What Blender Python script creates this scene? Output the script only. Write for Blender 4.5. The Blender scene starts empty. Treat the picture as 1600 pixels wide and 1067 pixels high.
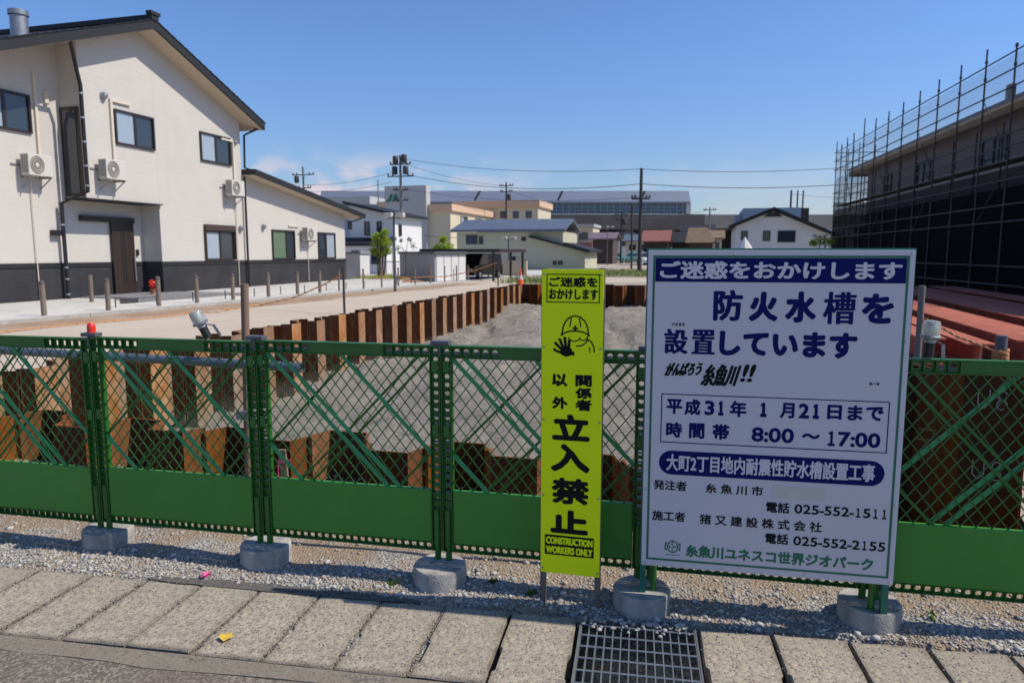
import bpy, bmesh, math, random
import numpy as np
from math import sin, cos, pi, radians, sqrt, atan2
from mathutils import Vector, Matrix, noise

random.seed(7)
rng = np.random.default_rng(11)
sc = bpy.context.scene
COL = sc.collection

# ------------------------------------------------------------------ camera
EYE = 1.58
cam = bpy.data.cameras.new('camera')
cam.lens = 25.0
cam.sensor_width = 36.0
cam.clip_start = 0.05
cam.clip_end = 6000
cam.dof.use_dof = True
cam.dof.focus_distance = 3.15
cam.dof.aperture_fstop = 4.5
camo = bpy.data.objects.new('camera', cam)
camo.location = (0, 0, EYE)
camo.rotation_euler = (radians(90 - 7.1), 0, radians(15.1))
COL.objects.link(camo)
sc.camera = camo

# ------------------------------------------------------------------ light
SUN = Vector((0.83, 0.144, 1.0)).normalized()
ELEV = math.asin(SUN.z)
AZ = atan2(SUN.x, SUN.y)
world = bpy.data.worlds.new('World')
sc.world = world
world.use_nodes = True
nt = world.node_tree
nt.nodes.clear()
n_out = nt.nodes.new('ShaderNodeOutputWorld')
n_bg = nt.nodes.new('ShaderNodeBackground')
n_sky = nt.nodes.new('ShaderNodeTexSky')
n_sky.sky_type = 'NISHITA'
n_sky.sun_disc = False
n_sky.sun_elevation = ELEV
n_sky.sun_rotation = AZ
n_sky.altitude = 0
n_sky.air_density = 1.0
n_sky.dust_density = 0.55
n_sky.ozone_density = 2.6
n_bg.inputs['Strength'].default_value = 0.091
nt.links.new(n_bg.outputs[0], n_out.inputs[0])


def wn(kind, **kw):
    n = nt.nodes.new(kind)
    for k, v in kw.items():
        setattr(n, k, v)
    return n


def wmath(op, a, b=None, clamp=False):
    n = wn('ShaderNodeMath', operation=op, use_clamp=clamp)
    for i, s in enumerate((a, b)):
        if s is None:
            continue
        if isinstance(s, (int, float)):
            n.inputs[i].default_value = s
        else:
            nt.links.new(s, n.inputs[i])
    return n.outputs[0]


def wramp(x, a, b):
    n = wn('ShaderNodeMapRange', interpolation_type='SMOOTHSTEP')
    nt.links.new(x, n.inputs[0])
    n.inputs[1].default_value = a
    n.inputs[2].default_value = b
    return n.outputs[0]


# low cumulus over the horizon: noise in the sky's own directions
tc = wn('ShaderNodeTexCoord')
sep = wn('ShaderNodeSeparateXYZ')
nt.links.new(tc.outputs['Generated'], sep.inputs[0])
mp = wn('ShaderNodeMapping')
mp.inputs['Scale'].default_value = (5.5, 5.5, 13.0)
mp.inputs['Location'].default_value = (0.35, 0.0, 0.55)
nt.links.new(tc.outputs['Generated'], mp.inputs[0])
nz = wn('ShaderNodeTexNoise')
nz.inputs['Scale'].default_value = 1.55
nz.inputs['Detail'].default_value = 7
nz.inputs['Roughness'].default_value = 0.52
nt.links.new(mp.outputs[0], nz.inputs['Vector'])
dens = wramp(nz.outputs[0], 0.43, 0.55)
band = wmath('MULTIPLY', wramp(sep.outputs['Z'], 0.015, 0.06), wramp(sep.outputs['Z'], 0.145, 0.085))
side = wramp(sep.outputs['X'], -0.22, -0.42)
low = wmath('MULTIPLY', wmath('MULTIPLY', dens, band), wmath('ADD', wmath('MULTIPLY', side, 0.80), 0.18))
n_mix = wn('ShaderNodeMix', data_type='RGBA')
nt.links.new(low, n_mix.inputs['Factor'])
n_tint = wn('ShaderNodeMix', data_type='RGBA', blend_type='MULTIPLY')
n_tint.inputs['Factor'].default_value = 1.0
nt.links.new(n_sky.outputs[0], n_tint.inputs['A'])
n_el = wn('ShaderNodeMix', data_type='RGBA')
n_el.inputs['A'].default_value = (1.02, 1.10, 1.30, 1)
n_el.inputs['B'].default_value = (0.98, 1.27, 1.72, 1)
sepe = wn('ShaderNodeSeparateXYZ')
tce = wn('ShaderNodeTexCoord')
nt.links.new(tce.outputs['Generated'], sepe.inputs[0])
nt.links.new(wramp(sepe.outputs['Z'], 0.0, 0.28), n_el.inputs['Factor'])
nt.links.new(n_el.outputs['Result'], n_tint.inputs['B'])
nt.links.new(n_tint.outputs['Result'], n_mix.inputs['A'])
n_mix.inputs['B'].default_value = (8.0, 7.2, 7.8, 1)
nt.links.new(n_mix.outputs['Result'], n_bg.inputs['Color'])

sun = bpy.data.lights.new('sun', 'SUN')
sun.energy = 4.7
sun.angle = radians(0.55)
sun.color = (1.0, 0.92, 0.80)
suno = bpy.data.objects.new('sun', sun)
suno.location = (20, 5, 30)
suno.rotation_euler = (-SUN).to_track_quat('-Z', 'Y').to_euler()
COL.objects.link(suno)

sc.view_settings.view_transform = 'Standard'
sc.view_settings.look = 'None'
sc.view_settings.exposure = 0.0
sc.view_settings.gamma = 1.0
sc.cycles.use_denoising = True
sc.cycles.max_bounces = 6
sc.cycles.transparent_max_bounces = 16


# ------------------------------------------------------------------ materials
MATS = {}


def mat(name, col, rough=0.6, metal=0.0, var=0.0, scale=6.0, col2=None, bump=0.0, bscale=40.0,
        stretch=(1, 1, 1), rand=0.0, alpha=1.0, spec=0.5, detail=6, lo=0.35, hi=0.68, coord='Object', trans=0.0):
    if name in MATS:
        return MATS[name]
    m = bpy.data.materials.new(name)
    m.use_nodes = True
    t = m.node_tree
    b = t.nodes['Principled BSDF']
    b.inputs['Base Color'].default_value = (*col, 1)
    b.inputs['Roughness'].default_value = rough
    b.inputs['Metallic'].default_value = metal
    b.inputs['Specular IOR Level'].default_value = spec
    b.inputs['Alpha'].default_value = alpha
    if trans:
        b.inputs['Transmission Weight'].default_value = trans
    c = t.nodes.new('ShaderNodeTexCoord')
    mpn = t.nodes.new('ShaderNodeMapping')
    mpn.inputs['Scale'].default_value = stretch
    t.links.new(c.outputs[coord], mpn.inputs[0])
    src = None
    if var or col2:
        n = t.nodes.new('ShaderNodeTexNoise')
        n.inputs['Scale'].default_value = scale
        n.inputs['Detail'].default_value = detail
        n.inputs['Roughness'].default_value = 0.6
        t.links.new(mpn.outputs[0], n.inputs['Vector'])
        r = t.nodes.new('ShaderNodeMapRange')
        r.inputs[1].default_value = lo
        r.inputs[2].default_value = hi
        t.links.new(n.outputs[0], r.inputs[0])
        mx = t.nodes.new('ShaderNodeMix')
        mx.data_type = 'RGBA'
        t.links.new(r.outputs[0], mx.inputs['Factor'])
        c2 = col2 if col2 else tuple(x * (1 - var) for x in col)
        mx.inputs['A'].default_value = (*col, 1)
        mx.inputs['B'].default_value = (*c2, 1)
        src = mx.outputs['Result']
    if rand:
        oi = t.nodes.new('ShaderNodeObjectInfo')
        hs = t.nodes.new('ShaderNodeHueSaturation')
        mr = t.nodes.new('ShaderNodeMapRange')
        mr.inputs[3].default_value = 1 - rand
        mr.inputs[4].default_value = 1 + rand
        t.links.new(oi.outputs['Random'], mr.inputs[0])
        t.links.new(mr.outputs[0], hs.inputs['Value'])
        if src:
            t.links.new(src, hs.inputs['Color'])
        else:
            hs.inputs['Color'].default_value = (*col, 1)
        src = hs.outputs[0]
    if src:
        t.links.new(src, b.inputs['Base Color'])
    if bump:
        n2 = t.nodes.new('ShaderNodeTexNoise')
        n2.inputs['Scale'].default_value = bscale
        n2.inputs['Detail'].default_value = 5
        t.links.new(mpn.outputs[0], n2.inputs['Vector'])
        bp = t.nodes.new('ShaderNodeBump')
        bp.inputs['Strength'].default_value = bump
        bp.inputs['Distance'].default_value = 0.01
        t.links.new(n2.outputs[0], bp.inputs['Height'])
        t.links.new(bp.outputs[0], b.inputs['Normal'])
    MATS[name] = m
    return m


class NG:
    """small node-graph helper for the hand made materials"""
    def __init__(s, name, rough=0.9):
        s.m = bpy.data.materials.new(name)
        s.m.use_nodes = True
        s.t = s.m.node_tree
        s.b = s.t.nodes['Principled BSDF']
        s.b.inputs['Roughness'].default_value = rough
        s.b.inputs['Specular IOR Level'].default_value = 0.12
        s.c = s.t.nodes.new('ShaderNodeTexCoord').outputs['Object']
        MATS[name] = s.m

    def put(s, sock, v):
        if isinstance(v, (int, float)):
            sock.default_value = v
        elif isinstance(v, tuple):
            sock.default_value = (*v, 1) if len(v) == 3 and len(sock.default_value) == 4 else v
        else:
            s.t.links.new(v, sock)

    def noise(s, scale, detail=6, rough=0.6, vec=None, color=False):
        n = s.t.nodes.new('ShaderNodeTexNoise')
        n.inputs['Scale'].default_value = scale
        n.inputs['Detail'].default_value = detail
        n.inputs['Roughness'].default_value = rough
        s.t.links.new(vec or s.c, n.inputs['Vector'])
        return n.outputs[1 if color else 0]

    def voro(s, scale, feature='F1', vec=None, out='Distance'):
        n = s.t.nodes.new('ShaderNodeTexVoronoi')
        n.feature = feature
        n.inputs['Scale'].default_value = scale
        s.t.links.new(vec or s.c, n.inputs['Vector'])
        return n.outputs[out]

    def map(s, v, a, b, c=0.0, d=1.0):
        n = s.t.nodes.new('ShaderNodeMapRange')
        s.put(n.inputs[0], v)
        n.inputs[1].default_value = a
        n.inputs[2].default_value = b
        n.inputs[3].default_value = c
        n.inputs[4].default_value = d
        return n.outputs[0]

    def math(s, op, a, b=0.0):
        n = s.t.nodes.new('ShaderNodeMath')
        n.operation = op
        s.put(n.inputs[0], a)
        s.put(n.inputs[1], b)
        return n.outputs[0]

    def mix(s, f, a, b, blend='MIX'):
        n = s.t.nodes.new('ShaderNodeMix')
        n.data_type = 'RGBA'
        n.blend_type = blend
        s.put(n.inputs['Factor'], f)
        s.put(n.inputs['A'], a)
        s.put(n.inputs['B'], b)
        return n.outputs['Result']

    def scl(s, v):
        n = s.t.nodes.new('ShaderNodeMapping')
        n.inputs['Scale'].default_value = v
        s.t.links.new(s.c, n.inputs[0])
        return n.outputs[0]

    def xyz(s):
        n = s.t.nodes.new('ShaderNodeSeparateXYZ')
        s.t.links.new(s.c, n.inputs[0])
        return n.outputs

    def random(s):
        return s.t.nodes.new('ShaderNodeObjectInfo').outputs['Random']

    def bump(s, h, strength=0.5, dist=0.01):
        n = s.t.nodes.new('ShaderNodeBump')
        n.inputs['Strength'].default_value = strength
        n.inputs['Distance'].default_value = dist
        s.t.links.new(h, n.inputs['Height'])
        s.t.links.new(n.outputs[0], s.b.inputs['Normal'])

    def col(s, v):
        s.put(s.b.inputs['Base Color'], v)
        return s.m


def M_gravel():
    g = NG('gravel_soil', 0.95)
    st = g.voro(85, out='Color')
    sb = g.t.nodes.new('ShaderNodeRGBToBW')
    g.t.links.new(st, sb.inputs[0])
    grey = g.mix(g.map(sb.outputs[0], 0.2, 0.8), (0.17, 0.165, 0.155), (0.48, 0.45, 0.40))
    soil = g.mix(g.noise(30), (0.26, 0.19, 0.13), (0.37, 0.29, 0.21))
    x = g.xyz()
    # the strip right behind the fence line is sandier, further off it is bare tan soil
    f = g.map(g.math('ADD', g.noise(3.0), g.math('MULTIPLY', g.math('SUBTRACT', x[1], g.math('MULTIPLY', x[0], 0.09)), 0.22)), 1.12, 1.26)
    c = g.mix(f, grey, soil)
    far = g.map(x[1], 4.2, 5.2)
    tan = g.mix(g.noise(0.9), (0.36, 0.30, 0.235), (0.46, 0.40, 0.33))
    c = g.mix(far, c, tan)
    g.bump(g.math('ADD', g.voro(85), g.noise(25)), 0.9, 0.012)
    return g.col(c)


def M_slab():
    g = NG('aggregate_concrete', 0.92)
    wob = g.t.nodes.new('ShaderNodeVectorMath')
    wob.operation = 'MULTIPLY_ADD'
    g.t.links.new(g.noise(60, 3, 0.5, None, True), wob.inputs[0])
    wob.inputs[1].default_value = (0.008, 0.008, 0.008)
    g.t.links.new(g.c, wob.inputs[2])
    wv = wob.outputs[0]
    vc = g.voro(82, vec=wv, out='Color')
    bw = g.t.nodes.new('ShaderNodeRGBToBW')
    g.t.links.new(vc, bw.inputs[0])
    ed = g.voro(82, 'DISTANCE_TO_EDGE', wv)
    stone = g.mix(g.map(bw.outputs[0], 0.22, 0.80), (0.13, 0.12, 0.115), (0.56, 0.50, 0.42))
    stone = g.mix(0.22, stone, vc, 'MULTIPLY')
    base = g.mix(g.map(ed, 0.02, 0.22), (0.45, 0.40, 0.325), stone)
    fine = g.map(g.noise(210, 3, 0.7), 0.35, 0.65)
    base = g.mix(g.math('MULTIPLY', fine, 0.4), base, (0.30, 0.265, 0.22))
    big = g.map(g.noise(6, 8, 0.7), 0.48, 0.68)
    base = g.mix(g.math('MULTIPLY', big, 0.5), base, (0.255, 0.235, 0.21))
    spots = g.map(g.voro(21, vec=wv), 0.13, 0.05)
    base = g.mix(g.math('MULTIPLY', spots, 0.75), base, (0.125, 0.12, 0.118))
    pale = g.map(g.noise(11, 6, 0.65), 0.60, 0.72)
    base = g.mix(g.math('MULTIPLY', pale, 0.4), base, (0.52, 0.47, 0.39))
    base = g.mix(g.map(g.random(), 0, 1, 0.0, 0.32), base, (0.27, 0.245, 0.215))
    p = g.xyz()
    ex = g.math('MINIMUM', p[0], g.math('SUBTRACT', 0.291, p[0]))
    ey = g.math('MINIMUM', g.math('MULTIPLY', p[1], -1.0), g.math('ADD', p[1], 0.545))
    e = g.math('ADD', g.math('MINIMUM', ex, ey), g.math('MULTIPLY', g.math('SUBTRACT', g.noise(14, 6, 0.7), 0.5), 0.09))
    base = g.mix(g.map(e, 0.0, 0.03, 0.62, 0.0), base, (0.15, 0.13, 0.11))
    g.bump(g.math('ADD', g.math('MULTIPLY', ed, 2.0), g.noise(160)), 0.38, 0.005)
    return g.col(g.mix(1.0, base, (0.95, 0.925, 0.875), 'MULTIPLY'))


def M_asphalt():
    g = NG('worn_asphalt', 0.93)
    vc = g.voro(120, out='Color')
    bw = g.t.nodes.new('ShaderNodeRGBToBW')
    g.t.links.new(vc, bw.inputs[0])
    c = g.mix(g.map(bw.outputs[0], 0.45, 0.95), (0.125, 0.108, 0.088), (0.34, 0.295, 0.24))
    pt = g.map(g.noise(3.0), 0.45, 0.6)
    c = g.mix(g.math('MULTIPLY', pt, 0.45), c, (0.155, 0.12, 0.095))
    c = g.mix(g.math('MULTIPLY', g.map(g.noise(1.2), 0.5, 0.7), 0.5), c, (0.22, 0.205, 0.185))
    g.bump(g.math('ADD', g.voro(170), g.noise(90)), 0.25, 0.004)
    return g.col(c)


def M_sand():
    g = NG('grey_sand', 0.95)
    a = g.mix(g.map(g.noise(0.7), 0.35, 0.65), (0.35, 0.315, 0.265), (0.265, 0.24, 0.205))
    a = g.mix(g.map(g.noise(5, 9, 0.75), 0.50, 0.68), a, (0.155, 0.143, 0.125))
    a = g.mix(g.map(g.noise(16, 6, 0.7), 0.58, 0.7), a, (0.40, 0.365, 0.32))
    g.bump(g.math('ADD', g.noise(9, 9, 0.75), g.math('MULTIPLY', g.noise(2.2), 2.0)), 1.0, 0.085)
    return g.col(a)


def M_rust(name, light, dark, deep, sat=0.9):
    g = NG(name, 0.85)
    v = g.scl((5, 5, 2.6))
    ofs = g.t.nodes.new('ShaderNodeVectorMath')
    ofs.operation = 'ADD'
    g.t.links.new(v, ofs.inputs[0])
    cx = g.t.nodes.new('ShaderNodeCombineXYZ')
    g.t.links.new(g.math('MULTIPLY', g.random(), 37.0), cx.inputs[2])
    g.t.links.new(cx.outputs[0], ofs.inputs[1])
    v = ofs.outputs[0]
    n1 = g.map(g.noise(1.1, 9, 0.75, v), 0.40, 0.60)
    n2 = g.map(g.noise(5, 9, 0.8, v), 0.48, 0.68)
    n3 = g.map(g.noise(0.8, 6, 0.7, g.scl((3, 3, 1.2))), 0.5, 0.62)
    c = g.mix(n1, light, dark)
    c = g.mix(g.math('MULTIPLY', n3, 0.55), c, tuple(min(1, a * b) for a, b in zip(light, (1.0, 0.55, 0.32))))
    c = g.mix(g.math('MULTIPLY', n2, 0.7), c, deep)
    r = g.random()
    hs = g.t.nodes.new('ShaderNodeHueSaturation')
    g.t.links.new(c, hs.inputs['Color'])
    g.t.links.new(g.map(r, 0, 1, 0.62, 1.12), hs.inputs['Value'])
    g.t.links.new(g.map(g.math('FRACT', g.math('MULTIPLY', r, 7.3)), 0, 1, sat, 1.15), hs.inputs['Saturation'])
    z = g.xyz()[2]
    mud = g.map(g.math('ADD', z, g.math('MULTIPLY', g.noise(6), 0.35)), -0.62, -0.42, 1.0, 0.0)
    streak = g.map(g.noise(1.0, 6, 0.7, g.scl((22, 22, 0.7))), 0.52, 0.70)
    cc = g.mix(g.math('MULTIPLY', streak, 0.35), hs.outputs[0], deep)
    cc = g.mix(g.math('MULTIPLY', mud, 0.5), cc, (0.25, 0.225, 0.195))
    g.bump(g.noise(40, 6, 0.7), 0.35, 0.006)
    return g.col(cc)


def M_siding(name, c1, c2, pitch, groove):
    """horizontal lap lines cut into cladding as fine grooves"""
    g = NG(name, 0.75)
    x = g.xyz()
    fr = g.math('FRACT', g.math('DIVIDE', x[2], pitch))
    ln = g.map(g.math('ABSOLUTE', g.math('SUBTRACT', fr, 0.5)), 0.44, 0.5)
    c = g.mix(g.map(g.noise(1.3), 0.35, 0.65), c1, c2)
    drip = g.map(g.noise(1.4, 7, 0.7, g.scl((3.5, 3.5, 0.22))), 0.52, 0.74)
    c = g.mix(g.math('MULTIPLY', drip, 0.14), c, groove)
    c = g.mix(g.math('MULTIPLY', ln, 0.3), c, groove)
    g.bump(g.math('ADD', g.math('MULTIPLY', ln, -0.8), g.math('MULTIPLY', g.noise(30, vec=g.scl((1, 1, 5))), 0.5)), 0.3, 0.008)
    return g.col(c)


def M_road():
    g = NG('tan_road_surface', 0.92)
    a = g.mix(g.map(g.noise(0.35), 0.35, 0.65), (0.53, 0.45, 0.355), (0.46, 0.39, 0.305))
    a = g.mix(g.map(g.noise(1.1, 8, 0.65, g.scl((2.6, 0.35, 1))), 0.52, 0.76), a, (0.44, 0.35, 0.265))
    a = g.mix(g.math('MULTIPLY', g.map(g.noise(70), 0.45, 0.75), 0.25), a, (0.36, 0.31, 0.26))
    g.bump(g.noise(60), 0.3, 0.006)
    return g.col(a)


M = {}
M['gravel'] = M_gravel()
M['slab'] = M_slab()
M['asphalt'] = M_asphalt()
M['sand'] = M_sand()
M['rust'] = M_rust('rusty_steel', (0.42, 0.29, 0.18), (0.31, 0.145, 0.062), (0.15, 0.065, 0.032), 0.75)  # pale muddy rust, lightened as the sunlit flanges beside the road
M['rustdark'] = M_rust('dark_rusty_steel', (0.115, 0.052, 0.027), (0.070, 0.033, 0.019), (0.035, 0.019, 0.013))  # rust darkened to carry the shade of faces turned from the sun
M['rustorange'] = M_rust('orange_rusty_steel', (0.31, 0.128, 0.052), (0.22, 0.082, 0.034), (0.11, 0.048, 0.024))  # rust brightened to carry sunlight on the pile sides
M['road'] = M_road()
M['siding'] = M_siding('cream_siding', (0.55, 0.52, 0.47), (0.525, 0.495, 0.45), 0.155, (0.40, 0.375, 0.34))
M['wainscot'] = M_siding('charcoal_siding', (0.050, 0.050, 0.054), (0.036, 0.036, 0.040), 0.155, (0.008, 0.008, 0.009))
M['dirt'] = mat('brown_dirt', (0.27, 0.165, 0.095), 0.95, col2=(0.38, 0.28, 0.19), scale=1.6, bump=0.3, bscale=30)
M['conc'] = mat('pale_concrete', (0.52, 0.50, 0.46), 0.9, var=0.18, scale=2.5, bump=0.25, bscale=60)
M['kerb'] = mat('kerb_concrete', (0.42, 0.40, 0.36), 0.9, var=0.25, scale=5, bump=0.3, bscale=60)
M['white_pave'] = mat('white_paving', (0.55, 0.53, 0.49), 0.9, var=0.12, scale=1.5, bump=0.2, bscale=50)
M['greystone'] = mat('grey_stone', (0.24, 0.24, 0.245), 0.9, var=0.4, scale=14, bump=0.5, bscale=50)
M['block'] = mat('weight_concrete', (0.42, 0.40, 0.36), 0.92, spec=0.1, col2=(0.20, 0.195, 0.185), scale=9, bump=0.5, bscale=90, rand=0.12)
M['green'] = mat('green_plastic', (0.017, 0.115, 0.013), 0.42, col2=(0.024, 0.14, 0.017), scale=5, bump=0.06, bscale=50, rand=0.06)
M['greenlight'] = mat('green_kick_plastic', (0.047, 0.250, 0.024), 0.5, col2=(0.038, 0.21, 0.019), scale=3.5, bump=0.05, bscale=40, rand=0.05)
def muddy(name):
    m = M[name]
    t = m.node_tree
    b = t.nodes['Principled BSDF']
    src = b.inputs['Base Color'].links[0].from_socket
    tcn = t.nodes.new('ShaderNodeTexCoord')
    oi = t.nodes.new('ShaderNodeObjectInfo')
    ad = t.nodes.new('ShaderNodeVectorMath')
    ad.operation = 'ADD'
    t.links.new(tcn.outputs['Object'], ad.inputs[0])
    mu = t.nodes.new('ShaderNodeMath')
    mu.operation = 'MULTIPLY'
    mu.inputs[1].default_value = 19.0
    t.links.new(oi.outputs['Random'], mu.inputs[0])
    cb = t.nodes.new('ShaderNodeCombineXYZ')
    t.links.new(mu.outputs[0], cb.inputs[0])
    t.links.new(cb.outputs[0], ad.inputs[1])
    out = src
    for sc_, st, a_, b_, f, c in ((7.0, (1, 1, 1), 0.56, 0.78, 0.30, (0.15, 0.15, 0.10)), (5.0, (9, 9, 0.5), 0.60, 0.76, 0.25, (0.17, 0.19, 0.13)), (90.0, (1, 1, 0.25), 0.66, 0.72, 0.40, (0.20, 0.21, 0.16))):
        mp_ = t.nodes.new('ShaderNodeMapping')
        mp_.inputs['Scale'].default_value = st
        t.links.new(ad.outputs[0], mp_.inputs[0])
        n_ = t.nodes.new('ShaderNodeTexNoise')
        n_.inputs['Scale'].default_value = sc_
        n_.inputs['Detail'].default_value = 7
        n_.inputs['Roughness'].default_value = 0.7
        t.links.new(mp_.outputs[0], n_.inputs['Vector'])
        r_ = t.nodes.new('ShaderNodeMapRange')
        r_.inputs[1].default_value = a_
        r_.inputs[2].default_value = b_
        r_.inputs[4].default_value = f
        t.links.new(n_.outputs[0], r_.inputs[0])
        x_ = t.nodes.new('ShaderNodeMix')
        x_.data_type = 'RGBA'
        t.links.new(r_.outputs[0], x_.inputs['Factor'])
        t.links.new(out, x_.inputs['A'])
        x_.inputs['B'].default_value = (*c, 1)
        out = x_.outputs['Result']
    t.links.new(out, b.inputs['Base Color'])


muddy('green')
muddy('greenlight')
M['teal'] = mat('green_painted_steel', (0.016, 0.17, 0.115), 0.4, var=0.25, scale=20)
M['brace'] = mat('green_brace_plastic', (0.026, 0.28, 0.095), 0.38, var=0.2, scale=8)
M['capgrey'] = mat('grey_plastic', (0.10, 0.105, 0.12), 0.5, var=0.15, scale=20)
M['red'] = mat('red_plastic', (0.72, 0.035, 0.02), 0.35, var=0.1, scale=10)
M['orange'] = mat('orange_plastic', (0.80, 0.13, 0.03), 0.45, var=0.15, scale=10)
M['boardwhite'] = mat('white_sign_face', (0.60, 0.57, 0.60), 0.42, var=0.04, scale=2)
M['alu'] = mat('aluminium', (0.62, 0.63, 0.65), 0.38, metal=0.9, var=0.15, scale=30)
M['navy'] = mat('navy_print', (0.004, 0.008, 0.100), 0.6, spec=0.12)
M['ink'] = mat('black_print', (0.008, 0.008, 0.009), 0.6, spec=0.15)
M['whiteprint'] = mat('white_print', (0.64, 0.60, 0.63), 0.45)
M['greenprint'] = mat('green_print', (0.010, 0.15, 0.075), 0.45)
M['cream_tape'] = mat('cream_tape', (0.58, 0.55, 0.50), 0.5, var=0.06, scale=20)
M['lime'] = mat('fluorescent_yellow_face', (0.80, 0.95, 0.006), 0.5, var=0.05, scale=3, spec=0.2)
M['galv'] = mat('galvanised_steel', (0.36, 0.37, 0.385), 0.45, metal=0.7, var=0.3, scale=14)
M['bluepipe'] = mat('painted_pipe', (0.17, 0.20, 0.24), 0.45, metal=0.4, var=0.35, scale=7, stretch=(1, 4, 4))
M['darkpipe'] = mat('dark_pipe', (0.06, 0.065, 0.075), 0.5, metal=0.4, var=0.3, scale=8)
M['wood'] = mat('weathered_wood', (0.27, 0.20, 0.14), 0.85, var=0.45, scale=9, stretch=(6, 6, 0.8), bump=0.4, bscale=20)
M['bollard'] = mat('brown_bollard_wood', (0.21, 0.165, 0.13), 0.85, var=0.3, scale=9, stretch=(6, 6, 1), rand=0.12)
M['pink'] = mat('pink_ribbon', (0.85, 0.12, 0.32), 0.6, var=0.1)
M['leaf_yellow'] = mat('yellow_leaf', (0.68, 0.46, 0.05), 0.7, col2=(0.5, 0.33, 0.04), scale=40)
M['rope'] = mat('orange_rope', (0.62, 0.30, 0.12), 0.8, col2=(0.40, 0.17, 0.06), scale=60)
M['roofdark'] = mat('dark_roof_metal', (0.014, 0.014, 0.016), 0.65, var=0.25, scale=6)
M['soffit'] = mat('beige_soffit', (0.55, 0.45, 0.33), 0.8)
M['frame'] = mat('dark_bronze_frame', (0.030, 0.020, 0.016), 0.4)
M['glass'] = mat('dark_window_glass', (0.030, 0.040, 0.052), 0.04, spec=0.8)
M['curtain'] = mat('curtained_window_glass', (0.34, 0.40, 0.46), 0.08, col2=(0.26, 0.32, 0.38), scale=5, stretch=(1, 9, 0.3), spec=0.7)
M['curtaingreen'] = mat('green_curtain_glass', (0.15, 0.22, 0.14), 0.08, col2=(0.09, 0.14, 0.09), scale=5, stretch=(1, 9, 0.3), spec=0.7)
M['acwhite'] = mat('cream_enamel', (0.58, 0.55, 0.49), 0.45, var=0.06)
M['acgrille'] = mat('grey_grille', (0.17, 0.155, 0.135), 0.6)
M['pipecream'] = mat('cream_duct', (0.62, 0.55, 0.44), 0.6)
M['black'] = mat('black_metal', (0.012, 0.012, 0.014), 0.45)
M['doorbrown'] = mat('dark_brown_door', (0.038, 0.024, 0.017), 0.45, var=0.4, scale=5, stretch=(1, 10, 0.4))
M['lens'] = mat('clear_lamp_plastic', (0.80, 0.82, 0.76), 0.12, trans=0.75, spec=0.6)
M['lampcore'] = mat('silver_lamp_core', (0.62, 0.64, 0.55), 0.3, metal=0.6)
M['beamred'] = mat('red_primer_steel', (0.44, 0.145, 0.095), 0.85, spec=0.12, col2=(0.31, 0.10, 0.065), scale=3, bump=0.15, bscale=30, rand=0.1)
M['chalk'] = mat('white_chalk', (0.34, 0.31, 0.29), 0.9)
M['pole'] = mat('concrete_pole', (0.20, 0.185, 0.17), 0.85, var=0.2, scale=3)
M['poledark'] = mat('dark_pole', (0.045, 0.04, 0.04), 0.7, var=0.2, scale=3)
M['wire'] = mat('black_cable', (0.02, 0.02, 0.022), 0.6)
M['whitewall'] = mat('white_wall', (0.66, 0.65, 0.63), 0.8, var=0.05, scale=0.6)
M['creamwall'] = mat('cream_wall', (0.60, 0.53, 0.38), 0.85, var=0.1, scale=0.5)
M['greywall'] = mat('grey_wall', (0.44, 0.44, 0.43), 0.85, var=0.1, scale=0.5)
M['paleyellow'] = mat('pale_yellow_wall', (0.50, 0.48, 0.35), 0.85, var=0.08, scale=0.5)
M['peach'] = mat('peach_parapet', (0.62, 0.42, 0.28), 0.8, var=0.08, scale=0.8)
M['blueroof'] = mat('blue_grey_roof', (0.115, 0.14, 0.185), 0.5, var=0.2, scale=0.5, stretch=(9, 1, 1))
M['stationroof'] = mat('station_roof_metal', (0.17, 0.20, 0.27), 0.5, var=0.12, scale=0.15)
M['stationglass'] = mat('station_glazing', (0.10, 0.14, 0.19), 0.2)
M['viaduct'] = mat('viaduct_concrete', (0.26, 0.24, 0.22), 0.9, var=0.2, scale=0.2)
M['viaductdark'] = mat('stained_viaduct_wall', (0.12, 0.105, 0.10), 0.9, var=0.25, scale=0.25)
M['brownroof'] = mat('brown_tile_roof', (0.22, 0.15, 0.09), 0.8, var=0.3, scale=2)
M['redroof'] = mat('red_metal_roof', (0.27, 0.10, 0.075), 0.7, var=0.25, scale=2)
M['browndark'] = mat('dark_timber_wall', (0.085, 0.06, 0.05), 0.85, var=0.3, scale=2)
M['shedgrey'] = mat('grey_shed_steel', (0.34, 0.33, 0.34), 0.6, var=0.06)
M['carblack'] = mat('black_car_paint', (0.012, 0.013, 0.016), 0.18, spec=0.7)
M['carwhite'] = mat('white_car_paint', (0.75, 0.75, 0.75), 0.25, spec=0.6)
M['carteal'] = mat('teal_car_paint', (0.10, 0.32, 0.27), 0.25, spec=0.6)
M['tyre'] = mat('black_rubber', (0.015, 0.015, 0.015), 0.8)
M['leaf'] = mat('fresh_leaf', (0.28, 0.37, 0.035), 0.6, col2=(0.38, 0.44, 0.06), scale=2.5, spec=0.3)
def translucent(m, col, f=0.45):
    t = m.node_tree
    b = t.nodes['Principled BSDF']
    o = t.nodes['Material Output']
    tr = t.nodes.new('ShaderNodeBsdfTranslucent')
    tr.inputs[0].default_value = (*col, 1)
    mx = t.nodes.new('ShaderNodeMixShader')
    mx.inputs[0].default_value = f
    t.links.new(b.outputs[0], mx.inputs[1])
    t.links.new(tr.outputs[0], mx.inputs[2])
    t.links.new(mx.outputs[0], o.inputs[0])


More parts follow.
